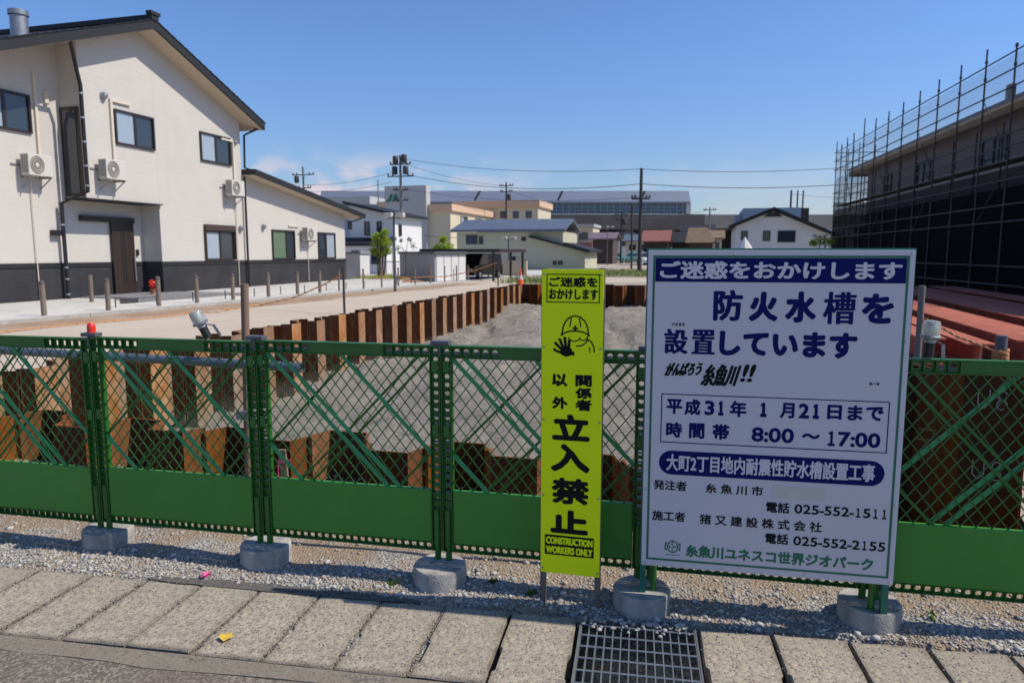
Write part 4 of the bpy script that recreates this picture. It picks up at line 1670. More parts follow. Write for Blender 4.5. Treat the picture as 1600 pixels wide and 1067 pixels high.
def pole(name, label, cat, p0, p1, r, m, n=12, group=None, cap=None):
    p0, p1 = Vector(p0), Vector(p1)
    mb = MB()
    mb.tube([(0, 0, 0), (p1 - p0)[:]], r, n)
    o = mb.build(name, m)
    o.location = p0
    return tag(o, label, cat, group)


r = thing('guard_pipe', 'blue grey steel pipe lying level behind the two left fence panels', 'pipe', (-6.2, 3.84, 0.915))
mb = MB()
mb.tube([(0, 0, 0), (3.815, 0.0, -0.035)], 0.029, 14, caps=False)
mb.build('tube', M['bluepipe'], r)
mb = MB()
mb.tube([(3.805, 0, -0.035), (3.83, 0.0, -0.035)], 0.033, 14, caps=False)
mb.build('end_collar', M['galv'], r)
pole('guard_pipe', 'dark steel pipe lying level just below the top rails behind the yellow sign', 'pipe', (-2.6, 3.42, 1.05), (0.2, 3.52, 1.06), 0.016, M['darkpipe'])
r = thing('pipe_post', 'upright weathered pipe post clamped to the blue grey guard pipe', 'post', (-2.84, 3.90, 0))
mb = MB()
mb.tube([(0, 0, -0.1), (0.04, 0.0, 1.385)], 0.0245, 12)
mb.build('tube', mat('rusted_pipe', (0.26, 0.15, 0.09), 0.85, col2=(0.16, 0.135, 0.12), scale=7, stretch=(3, 3, 1)), r)
mb = MB()
for z in (0.55, 0.88):
    mb = MB()
    mb.box(-0.03, -0.052, z - 0.03, 0.075, -0.024, z + 0.025)
    mb.tube([(0.07, -0.05, z - 0.015), (0.12, -0.06, z - 0.02)], 0.008, 8)
    mb.build('clamp', M['galv'], r)
r = thing('survey_stake', 'short wooden stake tied with pink ribbon behind the fence', 'stake', (-2.53, 3.86, 0), rot=(0, -0.06, 0.2))
mb = MB()
mb.prism([(-0.022, -0.01), (0.022, -0.01), (0.022, 0.012), (-0.022, 0.012)], -0.05, 0.345)
mb.build('wood', M['wood'], r)
mb = MB()
mb.box(-0.025, -0.013, 0.262, 0.025, 0.0145, 0.282)
mb.bar((-0.026, -0.012, 0.272), (-0.045, -0.016, 0.06), 0.004, 0.012)
mb.bar((0.022, -0.016, 0.272), (0.055, -0.02, 0.278), 0.004, 0.012)
mb.build('ribbon', M['pink'], r)

r = thing('pipe_post', 'grey steel post wound with orange rope behind the right fence panel', 'post', (1.49, 4.20, 0))
mb = MB()
mb.tube([(0, 0, -0.1), (0.01, 0, 1.155)], 0.027, 14)
mb.build('tube', M['capgrey'], r)
mb = MB()
for z in (0.52, 0.86):
    mb = MB()
    mb.box(-0.05, -0.06, z, 0.02, -0.0275, z + 0.04)
    mb.tube([(-0.16, -0.05, z + 0.03), (-0.02, -0.05, z + 0.015)], 0.011, 8)
    mb.build('clamp', M['galv'], r)
pole('pipe_post', 'grey post top showing beside the upper right edge of the white board', 'post', (1.33, 5.0, 0.1), (1.325, 5.0, 1.375), 0.02, M['pole'])


def rope(label, pts, rad, group=None):
    mb = MB()
    # two twisted strands
    P = [Vector(p) for p in pts]
    fine = []
    for a, b in zip(P, P[1:]):
        nseg = max(2, int((b - a).length / max(rad * 3.5, 0.02)))
        fine += [a.lerp(b, i / nseg) for i in range(nseg)]
    fine.append(P[-1])
    for ph in (0, pi):
        q = []
        for i, p in enumerate(fine):
            d = (fine[min(i + 1, len(fine) - 1)] - fine[max(i - 1, 0)]).normalized()
            a = d.cross(Vector((0, 0, 1))).normalized() if abs(d.z) < 0.95 else Vector((1, 0, 0))
            b = d.cross(a)
            t = i * 1.05 + ph
            q.append((p + (a * cos(t) + b * sin(t)) * rad * 0.5)[:])
        mb.tube(q, rad * 0.62, 5)
    o = mb.build('rope', M['rope'])
    return tag(o, label, 'rope', group)


coil = []
for i in range(60):
    a = i * 0.55
    coil.append((1.50 + 0.033 * cos(a), 4.20 + 0.033 * sin(a), 1.03 + 0.05 * (i / 60) + 0.008 * sin(i * 1.7)))
rope('orange rope stretched to and coiled round the grey post right of the board', [(1.35, 5.0, 1.17), (1.42, 4.6, 1.10), (1.47, 4.2, 1.075)] + coil + [(1.54, 4.17, 1.0), (1.60, 4.12, 0.90), (1.75, 4.05, 0.88)], 0.007)
rope('tangled brown wire tied between the tall piles and the grey post', [(1.15, 4.1, 0.80), (1.22, 4.08, 0.74), (1.23, 4.08, 0.66), (1.12, 4.1, 0.66), (1.34, 4.1, 0.645), (1.46, 4.12, 0.58), (1.38, 4.11, 0.565), (1.30, 4.1, 0.60), (1.10, 4.1, 0.605)], 0.0035)

r = thing('traffic_cone', 'orange red traffic cone behind the fence at the right', 'traffic cone', (1.70, 3.86, 0.0))
mb = MB()
mb.lathe([(0.115, 0.03), (0.095, 0.12), (0.075, 0.24), (0.045, 0.44), (0.03, 0.50), (0.0, 0.505)], n=20)
mb.build('cone', M['red'], r)
mb = MB()
mb.cbox(-0.15, -0.15, 0.0, 0.15, 0.15, 0.028, 0.01)
mb.build('base', M['red'], r)
mb = MB()
mb.lathe([(0.0785, 0.24), (0.0592, 0.36)], n=20, cap=False)
mb.build('reflective_band', M['orange'], r)

# red primer beams on the right
edges = [(5.85, 5.05), (4.82, 4.36), (4.08, 3.62), (3.50, 3.22), (3.02, 2.72), (2.52, 2.24), (6.9, 6.2)]
for i, (xa, xb) in enumerate(edges):
    w = xa - xb
    ln = 15.5 + (i % 3)
    root = thing('steel_beam', 'long red primed steel beam lying on the ground right of the pit', 'steel beam', (xb + 0.15, 9.0, G + 0.06), radians(-1.2), 'red steel beams laid side by side')
    if i == 6:
        root['label'] = 'wide red primed steel beam nearest the scaffolding'
    mb = MB()
    h = 0.26 + 0.05 * (i % 2)
    mb.box(0, 0, h - 0.02, w, ln, h)
    mb.box(0, 0, 0, w, ln, 0.02)
    mb.box(w / 2 - 0.012, 0, 0.0205, w / 2 + 0.012, ln, h - 0.0205)
    mb.build('beam', M['beamred'], root)
    mb = MB()
    for y in (1.0, 6, 11.5):
        mb.box(-0.05, y, -0.07, w + 0.05, y + 0.1, -0.001)
    mb.build('timber_bearer', M['wood'], root)

# ------------------------------------------------------------------ bollards and rope along the pavement
bo = thing('bollard', 'short brown wooden bollard on the pavement edge before the cream house', 'bollard', (0, 0, 0), 0, 'brown bollards along the pavement')
mb = MB()
mb.tube([(0, 0, 0), (0, 0, 0.63)], 0.052, 12)
mb.build('shaft', M['bollard'], bo)
mb = MB()
mb.lathe([(0.054, 0.631), (0.056, 0.66), (0.045, 0.70), (0.02, 0.715), (0, 0.717)], n=12)
mb.build('cap', mat('dark_bollard_cap', (0.10, 0.085, 0.075), 0.7), bo)
ysb = [11.45, 12.91, 14.27, 15.44, 16.70, 18.10, 19.40, 20.51, 21.55, 23.0, 24.2, 25.4, 26.7, 28.0, 29.3, 30.5, 31.7, 32.9, 34.1, 35.3]
for i, y in enumerate(ysb):
    far = y > 21.0
    lab = 'thin dark bollard along the pavement beyond the house, before the sheds' if far else 'short brown wooden bollard on the pavement edge before the cream house'
    if i == 0:
        lab = 'nearest brown wooden bollard, left of the house door by the pavement ramp'
    p = (bx(y), y, G + 0.06)
    if i == 0:
        bo.location = p
        bo['label'] = lab
    else:
        c = dup(bo, p, None, lab)
        if far:
            c.scale = (0.62, 0.62, 1.0)
r = thing('bollard', 'brown bollard standing against the house wall by the downpipe', 'bollard', (-14.55, 14.2, G + 0.13), 0, 'brown bollards along the pavement')
mb = MB()
mb.tube([(0, 0, 0), (0, 0, 0.66)], 0.05, 12)
mb.build('shaft', M['bollard'], r)
# low steel edging rail
mb = MB()
rail = thing('edging_rail', 'low dark steel rail on short pins along the pavement edge', 'rail', (-13, 16, G + 0.06))
for k in range(13):
    y = 13.6 + k * 1.15
    mb.tube([(bx(y) - 0.55, y, G + 0.06), (bx(y) - 0.55, y, G + 0.30)], 0.014, 6)
mb.build('pins', M['poledark'], rail, True)
mb = MB()
mb.tube([(bx(13.6) - 0.55, 13.6, G + 0.25), (bx(14.75) - 0.55, 14.75, G + 0.25)], 0.012, 6)
mb.build('rail', M['poledark'], rail, True)

pole('rope_post', 'thin black steel post carrying the orange rope at the edge of the pit', 'post', (-7.62, 14.1, G), (-7.62, 14.1, G + 1.02), 0.026, M['poledark'])
rope('orange rope sloping from the black post down along the road edge', [(-7.62, 14.1, 1.12), (-8.3, 14.3, 0.84), (-9.1, 14.5, 0.56), (-9.9, 14.3, 0.38), (-10.4, 13.6, 0.30)], 0.018)
pts = [(-10.35, 13.5, G + 0.03)]
for i in range(16):
    y = 13.2 - i * 0.45
    pts.append((bx(y) + 2.0 + 0.12 * sin(y * 1.7), y, G + 0.03))
rope('orange and white rope lying along the tan road', pts, 0.015)
pole('rope_post', 'thin dark post with rope beside the traffic cone at the far end of the pit', 'post', (-8.0, 27.5, G), (-8.0, 27.5, G + 1.05), 0.03, M['poledark'])
rope('orange rope strung past the black minivan', [(-8.0, 27.5, 1.2), (-9.0, 27.4, 0.85), (-10.2, 27.3, 0.62), (-11.8, 26.5, 0.6)], 0.02)


def traffic_cone(label, x, y, z):
    r = thing('traffic_cone', label, 'traffic cone', (x, y, z), group='orange traffic cones at the far end of the pit')
    mb = MB()
    mb.lathe([(0.15, 0.03), (0.11, 0.22), (0.10, 0.26)], n=16)
    mb.lathe([(0.072, 0.42), (0.03, 0.68), (0.0, 0.69)], n=16)
    mb.build('cone', M['orange'], r)
    mb = MB()
    mb.lathe([(0.10, 0.261), (0.0725, 0.419)], n=16)
    mb.build('white_band', M['boardwhite'], r)
    mb = MB()
    mb.cbox(-0.19, -0.19, 0, 0.19, 0.19, 0.03, 0.01)
    mb.build('base', M['orange'], r)


traffic_cone('orange and white cone standing right at the far corner of the pit', -7.25, 28.2, G)
traffic_cone('orange cone further back on the grass verge', -6.6, 31.2, G)

# ------------------------------------------------------------------ the cream house


def win_x(root, y0, y1, z0, z1, x, left='curtain', right='glass', shutter=False, split=0.5):
    """window in a wall facing +x"""
    mb = MB()
    t = 0.055
    mb.box(x - 0.02, y0, z0, x + 0.055, y0 + t, z1)
    mb.box(x - 0.02, y1 - t, z0, x + 0.055, y1, z1)
    mb.box(x - 0.02, y0 + t, z0, x + 0.055, y1 - t, z0 + t)
    mb.box(x - 0.02, y0 + t, z1 - t, x + 0.055, y1 - t, z1)
    ym = y0 + (y1 - y0) * split
    mb.box(x - 0.018, ym - 0.04, z0 + t, x + 0.045, ym + 0.04, z1 - t)
    f = mb.build('window', M['frame'], root, True)
    mb = MB()
    mb.box(x - 0.015, y0 + t, z0 + t, x + 0.012, ym - 0.04, z1 - t)
    p = mb.build('pane', M[left], f, True)
    mb = MB()
    mb.box(x - 0.015, ym + 0.04, z0 + t, x + 0.006, y1 - t, z1 - t)
    mb.build('pane', M[right], f, True)
    if shutter:
        mb = MB()
        mb.box(x - 0.02, y0 - 0.02, z1 + 0.002, x + 0.11, y1 + 0.02, z1 + 0.19)
        mb.box(x - 0.02, y0 - 0.02, z0, x + 0.10, y0 - 0.002, z1)
        mb.box(x - 0.02, y1 + 0.002, z0, x + 0.10, y1 + 0.02, z1)
        mb.build('shutter_box', mat('brown_shutter', (0.06, 0.036, 0.028), 0.5), f, True)
    return f


HX, HR, HB = -15.6, -16.25, -24.5     # front plane, recessed plane, back
WZ = 1.30                              # top of the charcoal wainscot
FZ = G + 0.10                          # foot of cladding
house = thing('house', 'two storey cream house with charcoal base and dark gable roof on the left', 'house', (-18, 18, G))
RY, RZ = 17.4, 8.0                     # ridge
SLP = 0.386


def roofz(y):
    return RZ - SLP * abs(y - RY)


# foundation
mb = MB()
mb.prism([(HB, 10.2), (HR - 0.02, 10.2), (HR - 0.02, 17.84), (HX - 0.02, 17.84), (HX - 0.02, 29.1), (HB, 29.1)], G - 0.1, FZ)
mb.build('foundation', M['conc'], house, True)
# recessed left wall and overhanging upper storey, cream
TH = 0.24
mb = MB()
zl = lambda y: roofz(y) - TH
mb.prism([(10.2, WZ + 0.02), (15.30, WZ + 0.02), (15.30, zl(15.30)), (10.2, zl(10.2))], HB, HR, 'x')
mb.prism([(15.302, 3.0), (17.86, 3.0), (17.86, zl(17.86)), (RY, zl(RY)), (15.302, zl(15.302))], HB, HX, 'x')
mb.prism([(15.302, WZ + 0.02), (17.858, WZ + 0.02), (17.858, 2.998), (15.302, 2.998)], HB, HR, 'x')
mb.prism([(17.862, WZ + 0.02), (21.84, WZ + 0.02), (21.84, zl(21.84)), (17.862, zl(17.862))], HB, HX, 'x')
mb.build('wall', M['siding'], house, True)
mb = MB()
mb.box(HB, 10.2, FZ + 0.001, HR + 0.01, 17.84, WZ)
mb.box(HB, 17.845, FZ + 0.001, HX + 0.01, 29.105, WZ)
mb.build('wainscot', M['wainscot'], house, True)
mb = MB()
mb.box(HR + 0.011, 10.2, WZ - 0.10, HR + 0.03, 17.84, WZ + 0.015)
mb.box(HX + 0.011, 17.80, WZ - 0.10, HX + 0.03, 29.105, WZ + 0.015)
mb.build('belt_course', M['roofdark'], house, True)
# low wing
zw = lambda y: 4.42 - 0.135 * (y - 21.87)
mb = MB()
mb.prism([(21.845, WZ + 0.02), (29.1, WZ + 0.02), (29.1, zw(29.1) - 0.2), (21.845, zw(21.845) - 0.2)], HB, HX, 'x')
mb.build('wing_wall', M['siding'], house, True)
# roofs: thick dark slabs with beige soffit under the rake
OV = 0.62
mb = MB()
for ya, yb in ((9.4, RY), (RY, 22.42)):
    a, b = roofz(ya), roofz(yb)
    mb.prism([(ya, a), (yb, b), (yb, b - TH), (ya, a - TH)], HB - 0.5, HX + OV, 'x')
roof = mb.build('roof', M['roofdark'], house, True)
mb = MB()
for y in np.arange(9.5, 22.3, 0.26):
    za, zb = roofz(y), roofz(y + 0.235)
    mb.prism([(y, za + 0.002), (y + 0.235, zb + 0.002), (y + 0.235, zb + 0.018), (y, za + 0.036)], HX + OV - 0.16, HX + OV + 0.02, 'x')
mb.build('verge_tiles', M['roofdark'], roof, False)
for v in bpy.data.objects[roof.children[0].name].data.vertices:
    v.co -= house.location
mb = MB()
mb.box(HB - 0.5, RY - 0.13, RZ - 0.02, HX + OV + 0.03, RY + 0.13, RZ + 0.11)
mb.box(HX + OV - 0.12, RY - 0.18, RZ + 0.112, HX + OV + 0.06, RY + 0.18, RZ + 0.20)
mb.build('ridge_cap', M['roofdark'], house, True)
mb = MB()
for ya, yb in ((9.45, RY), (RY, 22.38)):
    a, b = roofz(ya) - TH - 0.003, roofz(yb) - TH - 0.003
    mb.prism([(ya, a), (yb, b), (yb, b - 0.02), (ya, a - 0.02)], HX + 0.003, HX + OV - 0.05, 'x')
mb.prism([(9.45, roofz(9.45) - TH - 0.003), (15.29, roofz(15.29) - TH - 0.003), (15.29, roofz(15.29) - TH - 0.023), (9.45, roofz(9.45) - TH - 0.023)], HR + 0.003, HX + 0.0025, 'x')
mb.prism([(21.843, roofz(21.843) - TH - 0.003), (22.38, roofz(22.38) - TH - 0.003), (22.38, roofz(22.38) - TH - 0.023), (21.843, roofz(21.843) - TH - 0.023)], HB, HX + 0.0025, 'x')
mb.build('soffit', M['soffit'], house, True)
mb = MB()
ya, yb = 21.86, 30.1
mb.prism([(ya, zw(ya) + 0.02), (yb, zw(yb) + 0.02), (yb, zw(yb) - 0.17), (ya, zw(ya) - 0.17)], HB - 0.3, HX + 0.55, 'x')
mb.build('wing_roof', M['roofdark'], house, True)
mb = MB()
mb.prism([(ya, zw(ya) - 0.173), (yb - 0.04, zw(yb - 0.04) - 0.173), (yb - 0.04, zw(yb) - 0.193), (ya, zw(ya) - 0.193)], HX + 0.002, HX + 0.5, 'x')
mb.prism([(29.102, zw(29.1) - 0.173), (yb - 0.04, zw(yb - 0.04) - 0.173), (yb - 0.04, zw(yb) - 0.193), (29.102, zw(29.1) - 0.193)], HB, HX + 0.0015, 'x')
mb.build('wing_soffit', M['soffit'], house, True)
# windows
win_x(house, 13.0, 14.42, 4.50, 5.43, HR)
win_x(house, 16.37, 17.81, 4.52, 5.45, HX)
win_x(house, 19.77, 21.28, 4.48, 5.40, HX)
win_x(house, 19.77, 21.24, 1.34, 2.30, HX, shutter=True)
win_x(house, 23.47, 24.99, 1.33, 2.44, HX, left='curtaingreen', split=0.62)
win_x(house, 26.75, 28.17, 1.33, 2.43, HX, left='glass', right='curtain', split=0.45)
# tall stair window in the return wall
mb = MB()
mb.box(HR + 0.02, 15.262, 3.05, HX - 0.04, 15.2995, 5.3)
f = mb.build('stair_window', M['frame'], house, True)
mb = MB()
mb.box(HR + 0.12, 15.25, 3.12, HX - 0.14, 15.2615, 5.22)
mb.build('pane', M['glass'], f, True)
# sliding entrance door in the recess
mb = MB()
mb.box(HR + 0.012, 15.62, 2.43, HR + 0.12, 17.45, 2.58)
mb.build('door_rail', M['frame'], house, True)
mb = MB()
mb.box(HR + 0.031, 16.62, FZ + 0.06, HR + 0.095, 17.42, 2.428)
door = mb.build('door', M['doorbrown'], house, True)
mb = MB()
for y in (16.93, 17.03):
    mb.box(HR + 0.096, y, FZ + 0.35, HR + 0.10, y + 0.045, 2.2)
mb.build('glazing_slit', M['black'], door, True)
mb = MB()
mb.tube([(HR + 0.14, 17.36, 0.75), (HR + 0.14, 17.36, 1.5)], 0.016, 8)
for z in (0.8, 1.45):
    mb.tube([(HR + 0.09, 17.36, z), (HR + 0.14, 17.36, z)], 0.012, 6)
mb.build('handle', M['alu'], door, True)
mb = MB()
mb.box(HR + 0.012, 17.55, 1.5, HR + 0.05, 17.63, 1.68)
mb.build('intercom', M['black'], house, True)
mb = MB()
mb.box(HR - 0.0, 15.24, 2.965, HX + 0.09, 17.92, 2.997)
mb.build('porch_flashing', M['roofdark'], house, True)
# downpipes
mb = MB()
mb.tube([(HX + OV - 0.05, 14.6, roofz(14.6) - 0.27), (HX + 0.16, 15.12, 6.15), (HX + 0.14, 15.22, 5.8), (HX + 0.14, 15.22, 3.15), (HR + 0.14, 15.0, 2.85), (HR + 0.14, 15.0, FZ)], 0.048, 8)
mb.build('downpipe', M['black'], house, True)
mb = MB()
mb.tube([(HX + 0.55, 22.42, 6.0), (HX + 0.35, 22.2, 5.8), (HX + 0.10, 21.95, 5.6), (HX + 0.10, 21.9, 4.5), (HX + 0.55, 21.87, 4.35)], 0.038, 8)
mb.tube([(HX + 0.10, 21.86, 4.2), (HX + 0.10, 21.86, FZ)], 0.038, 8)
mb.build('downpipe', M['black'], house, True)
mb = MB()
mb.tube([(HX + 0.52, 30.1, 3.2), (HX + 0.3, 29.5, 3.0), (HX + 0.1, 29.2, 2.95)], 0.03, 8)
mb.build('gutter_elbow', M['black'], house, True)
mb = MB()
for z in (5.6, 5.0, 4.4, 3.8, 3.3):
    mb.tube([(HX + 0.14, 15.22, z - 0.02), (HX + 0.14, 15.22, z + 0.02)], 0.056, 8)
for z in (2.3, 1.2, 0.9, 0.5):
    mb.tube([(HR + 0.14, 15.0, z - 0.02), (HR + 0.14, 15.0, z + 0.02)], 0.056, 8)
mb.build('pipe_brackets', M['alu'], house, True)
# hoods, ducts
for (x, y, z) in ((HX, 16.05, 5.72), (HX, 21.5, 5.30), (HX, 21.62, 2.42), (HX, 22.95, 2.52)):
    mb = MB()
    mb.lathe([(0.10, 0.0), (0.10, 0.06), (0.07, 0.12), (0.0, 0.14)], (x + 0.001, y, z), 14, 'x')
    mb.build('vent_hood', M['galv'], house, True)
for boxes in (((HX + 0.001, 16.235, 4.0, HX + 0.06, 16.305, 5.69), (HX + 0.001, 16.3055, 5.62, HX + 0.059, 16.95, 5.688)),
              ((HX + 0.001, 21.365, 3.9, HX + 0.06, 21.435, 5.35), (HX + 0.001, 20.8, 5.29, HX + 0.059, 21.3645, 5.348)),
              ((HR + 0.001, 14.535, 4.0, HR + 0.06, 14.605, 6.0),), ((HR + 0.001, 14.82, 5.3, HR + 0.07, 14.93, 5.62),), ((HX + 0.001, 24.6, 2.58, HX + 0.05, 25.3, 2.64),)):
    mb = MB()
    for b in boxes:
        mb.box(*b)
    mb.build('duct', M['pipecream'], house, True)
for y, z0, x in ((14.25, 3.4, HR), (21.40, 3.3, HX), (25.9, 2.0, HX)):
    mb = MB()
    mb.tube([(x + 0.05, y, z0), (x + 0.05, y, G + 0.2)], 0.014, 6)
    mb.build('drain_hose', M['pipecream'], house, True)
mb = MB()
mb.box(HR + 0.001, 14.72, 2.02, HR + 0.14, 15.0, 2.16)
mb.build('mail_box', M['black'], house, True)
mb = MB()
mb.lathe([(0.20, 6.9), (0.20, 7.48), (0.23, 7.5), (0.23, 7.62), (0.19, 7.62)], (-16.9, 14.9, 0), 16)
mb.build('flue', M['galv'], house, True)

# outdoor air conditioner units: each hangs on the wall on its own
AC = [(HR, 14.30, 3.46, 'air conditioner unit on the recessed wall below the far left window'),
      (HX, 15.98, 3.52, 'air conditioner unit above the porch, left of the middle upper window'),
      (HX, 21.15, 3.48, 'air conditioner unit high at the right corner of the tall gable wall'),
      (HX, 25.75, 2.07, 'air conditioner unit between the two windows of the low wing')]
ac0 = thing('air_conditioner', AC[0][3], 'air conditioner', (0, 0, 0), 0, 'outdoor air conditioner units on the cream house')
mb = MB()
mb.cbox(0.12, -0.40, 0.0, 0.42, 0.40, 0.55, 0.015)
mb.build('casing', M['acwhite'], ac0)
mb = MB()
mb.lathe([(0.0, 0.4215), (0.225, 0.4215), (0.235, 0.4255), (0.225, 0.4295), (0.215, 0.4255)], (0, -0.12, 0.275), 24, 'x', cap=False)
f = mb.build('fan_grille', M['acgrille'], ac0)
mb = MB()
mb.lathe([(0.0, 0.433), (0.05, 0.432), (0.06, 0.424)], (0, -0.12, 0.275), 14, 'x')
for rr in (0.13, 0.19):
    mb.lathe([(rr, 0.427), (rr + 0.006, 0.430), (rr + 0.012, 0.427)], (0, -0.12, 0.275), 24, 'x', cap=False)
mb.build('fan_hub', M['acwhite'], f)
mb = MB()
for k in range(14):
    z = 0.06 + k * 0.033
    mb.box(0.15, -0.405, z, 0.39, -0.4008, z + 0.016)
mb.build('side_louvre', M['acgrille'], ac0)
for y in (-0.3, 0.3):
    mb = MB()
    mb.box(0.0, y - 0.02, -0.05, 0.45, y + 0.02, -0.0005)
    mb.bar((0.0, y, -0.32), (0.40, y, -0.05), 0.03, 0.02)
    mb.build('bracket', M['galv'], ac0)
mb = MB()
mb.box(0.002, -0.62, 0.25, 0.03, -0.3, 0.29)
mb.build('wall_rail', M['galv'], ac0)
for i, (x, y, z, lab) in enumerate(AC):
    if i == 0:
        ac0.location = (x, y, z)
        ac0.scale = (0.85, 0.84, 0.93)
    else:
        dup(ac0, (x, y, z), None, lab)

# potted red flowers by the door
r = thing('potted_plant', 'red flowering plant in a terracotta pot beside the dark house door', 'potted plant', (-15.2, 16.95, G + 0.16))
r.scale = (0.62, 0.62, 0.62)
mb = MB()
mb.lathe([(0.09, 0), (0.13, 0.22), (0.14, 0.24), (0.12, 0.24), (0.11, 0.2)], n=14)
mb.build('pot', M['terracotta'], r)
mb = MB()
for k in range(90):
    d = Vector((random.gauss(0, 1), random.gauss(0, 1), random.gauss(0, 1))).normalized() * random.uniform(0.08, 0.2)
    c = Vector((0, 0, 0.46)) + d
    a = Vector((random.gauss(0, 1), random.gauss(0, 1), random.gauss(0, 1))).normalized() * 0.05
    b = a.cross(d).normalized() * 0.04
    mb.add([(c - a)[:], (c - b)[:], (c + a)[:], (c + b)[:]], [(0, 1, 2, 3)])
mb.build('blossom', M['red'], r)
mb = MB()
mb.tube([(0, 0, 0.2), (0.01, 0, 0.45)], 0.02, 6)
mb.build('stem', M['leafdark'], r)


# ------------------------------------------------------------------ generic building bits
def win_y(root, x0, x1, z0, z1, y, pane='glass', frame='frame', t=0.06):
    """window in a wall facing -y"""
    mb = MB()
    mb.box(x0, y - 0.05, z0, x0 + t, y + 0.02, z1)
    mb.box(x1 - t, y - 0.05, z0, x1, y + 0.02, z1)
    mb.box(x0 + t, y - 0.05, z0, x1 - t, y + 0.02, z0 + t)
    mb.box(x0 + t, y - 0.05, z1 - t, x1 - t, y + 0.02, z1)
    f = mb.build('window', M[frame], root, True)
    mb = MB()
    mb.box(x0 + t, y - 0.02, z0 + t, x1 - t, y + 0.01, z1 - t)
    mb.build('pane', M[pane], f, True)
    return f


def part(root, name, m, *boxes):
    mb = MB()
    for b in boxes:
        mb.box(*b)
    return mb.build(name, m if not isinstance(m, str) else M[m], root, True)


def gable_x(mb, x0, x1, y0, y1, z, rise, ov, t=0.18, apex=0.5):
    """roof with its ridge along y, gable to the front"""
    xm = x0 + (x1 - x0) * apex
    a = z - ov * rise / max(0.1, xm - x0)
    b = z - ov * rise / max(0.1, x1 - xm)
    mb.prism([(x0 - ov, a), (xm, z + rise), (xm, z + rise + t), (x0 - ov, a + t)], y0 - 0.4, y1, 'y')
    mb.prism([(xm, z + rise), (x1 + ov, b), (x1 + ov, b + t), (xm, z + rise + t)], y0 - 0.4, y1, 'y')


# white two storey house beyond the low wing
h = thing('house', 'white two storey house with dark sloping roof behind the cream house', 'house', (-20, 42, G))
mb = MB()
zf = lambda x: 3.80 + (-18.05 - x) * 0.22
mb.prism([(-21.1, G), (-18.09, G), (-18.09, zf(-18.09)), (-21.1, zf(-21.1))], 40.0, 44.2, 'y')
mb.build('wall', M['whitewall'], h, True)
mb = MB()
mb.prism([(-21.3, zf(-21.3) + 0.002), (-17.7, zf(-17.7) + 0.002), (-17.7, zf(-17.7) + 0.16), (-21.3, zf(-21.3) + 0.16)], 39.55, 44.4, 'y')
mb.build('roof', M['roofdark'], h, True)
part(h, 'lower_wall', 'whitewall', (-24, 39.2, G, -18.3, 39.99, 2.0))
mb = MB()
mb.prism([(39.0, 1.98), (39.99, 2.35), (39.99, 2.50), (39.0, 2.13)], -24.2, -18.0, 'x')
mb.build('lower_roof', M['roofdark'], h, True)
for x0, x1, z0, z1 in ((-19.28, -18.95, 2.62, 3.45), (-20.1, -19.75, 2.62, 3.45), (-21.2, -20.95, 3.0, 3.45)):
    win_y(h, x0, x1, z0, z1, 40.0)
for x0, x1 in ((-19.3, -18.7), (-20.6, -20.1)):
    win_y(h, x0, x1, 0.9, 1.7, 39.2)
win_x(h, 40.5, 40.9, 2.6, 3.3, -18.09)
win_x(h, 42.4, 42.7, 0.9, 1.6, -18.09)
r = thing('storage_box', 'small white storage cabinet at the end of the cream house', 'cabinet', (-16.6, 31.5, G + 0.07))
mb = MB()
mb.cbox(-0.75, -0.5, 0, 0.75, 0.5, 1.22, 0.02)
mb.build('body', M['whitewall'], r)
mb = MB()
mb.box(-0.82, -0.57, 1.222, 0.82, 0.57, 1.30)
mb.build('lid', M['shedgrey'], r)
f = thing('mesh_fence', 'low grey mesh fence panel before the white house', 'fence', (-16.5, 34.6, G))
mb = MB()
for k in range(26):
    mb.box(-17.6 + k * 0.1, 34.6, G, -17.59 + k * 0.1, 34.615, G + 0.85)
mb.build('bars', M['capgrey'], f, True)
part(f, 'rail', 'capgrey', (-17.62, 34.59, G + 0.851, -15.05, 34.63, G + 0.89))

# grey garden shed with pale doors
h = thing('garden_shed', 'long low grey steel shed with a pale ribbed door end', 'shed', (-13, 31, G))
mb = MB()
A, B, C = (-14.35, 32.2), (-11.42, 29.35), (-10.65, 31.3)
D = (A[0] + C[0] - B[0], A[1] + C[1] - B[1])
mb.prism([A, B, C, D], G + 0.06, 1.52)
mb.build('wall', M['shedgrey'], h, True)
mb = MB()
cx, cy = (A[0] + C[0]) / 2, (A[1] + C[1]) / 2
mb.prism([(cx + (p[0] - cx) * 1.06, cy + (p[1] - cy) * 1.06) for p in (A, B, C, D)], 1.522, 1.64)
mb.build('roof', M['capgrey'], h, True)
mb = MB()
d = Vector((C[0] - B[0], C[1] - B[1], 0))
nrm = Vector((d.y, -d.x, 0)).normalized()
for k in range(4):
    a = Vector((B[0], B[1], 0)) + d * (0.05 + 0.235 * k) + nrm * 0.012
    b = Vector((B[0], B[1], 0)) + d * (0.05 + 0.235 * k + 0.215) + nrm * 0.012
    mb.bar((a.x, a.y, 0.92), (b.x, b.y, 0.92), 0.02, 1.16)
mb.build('door', M['whitewall'], h, True)

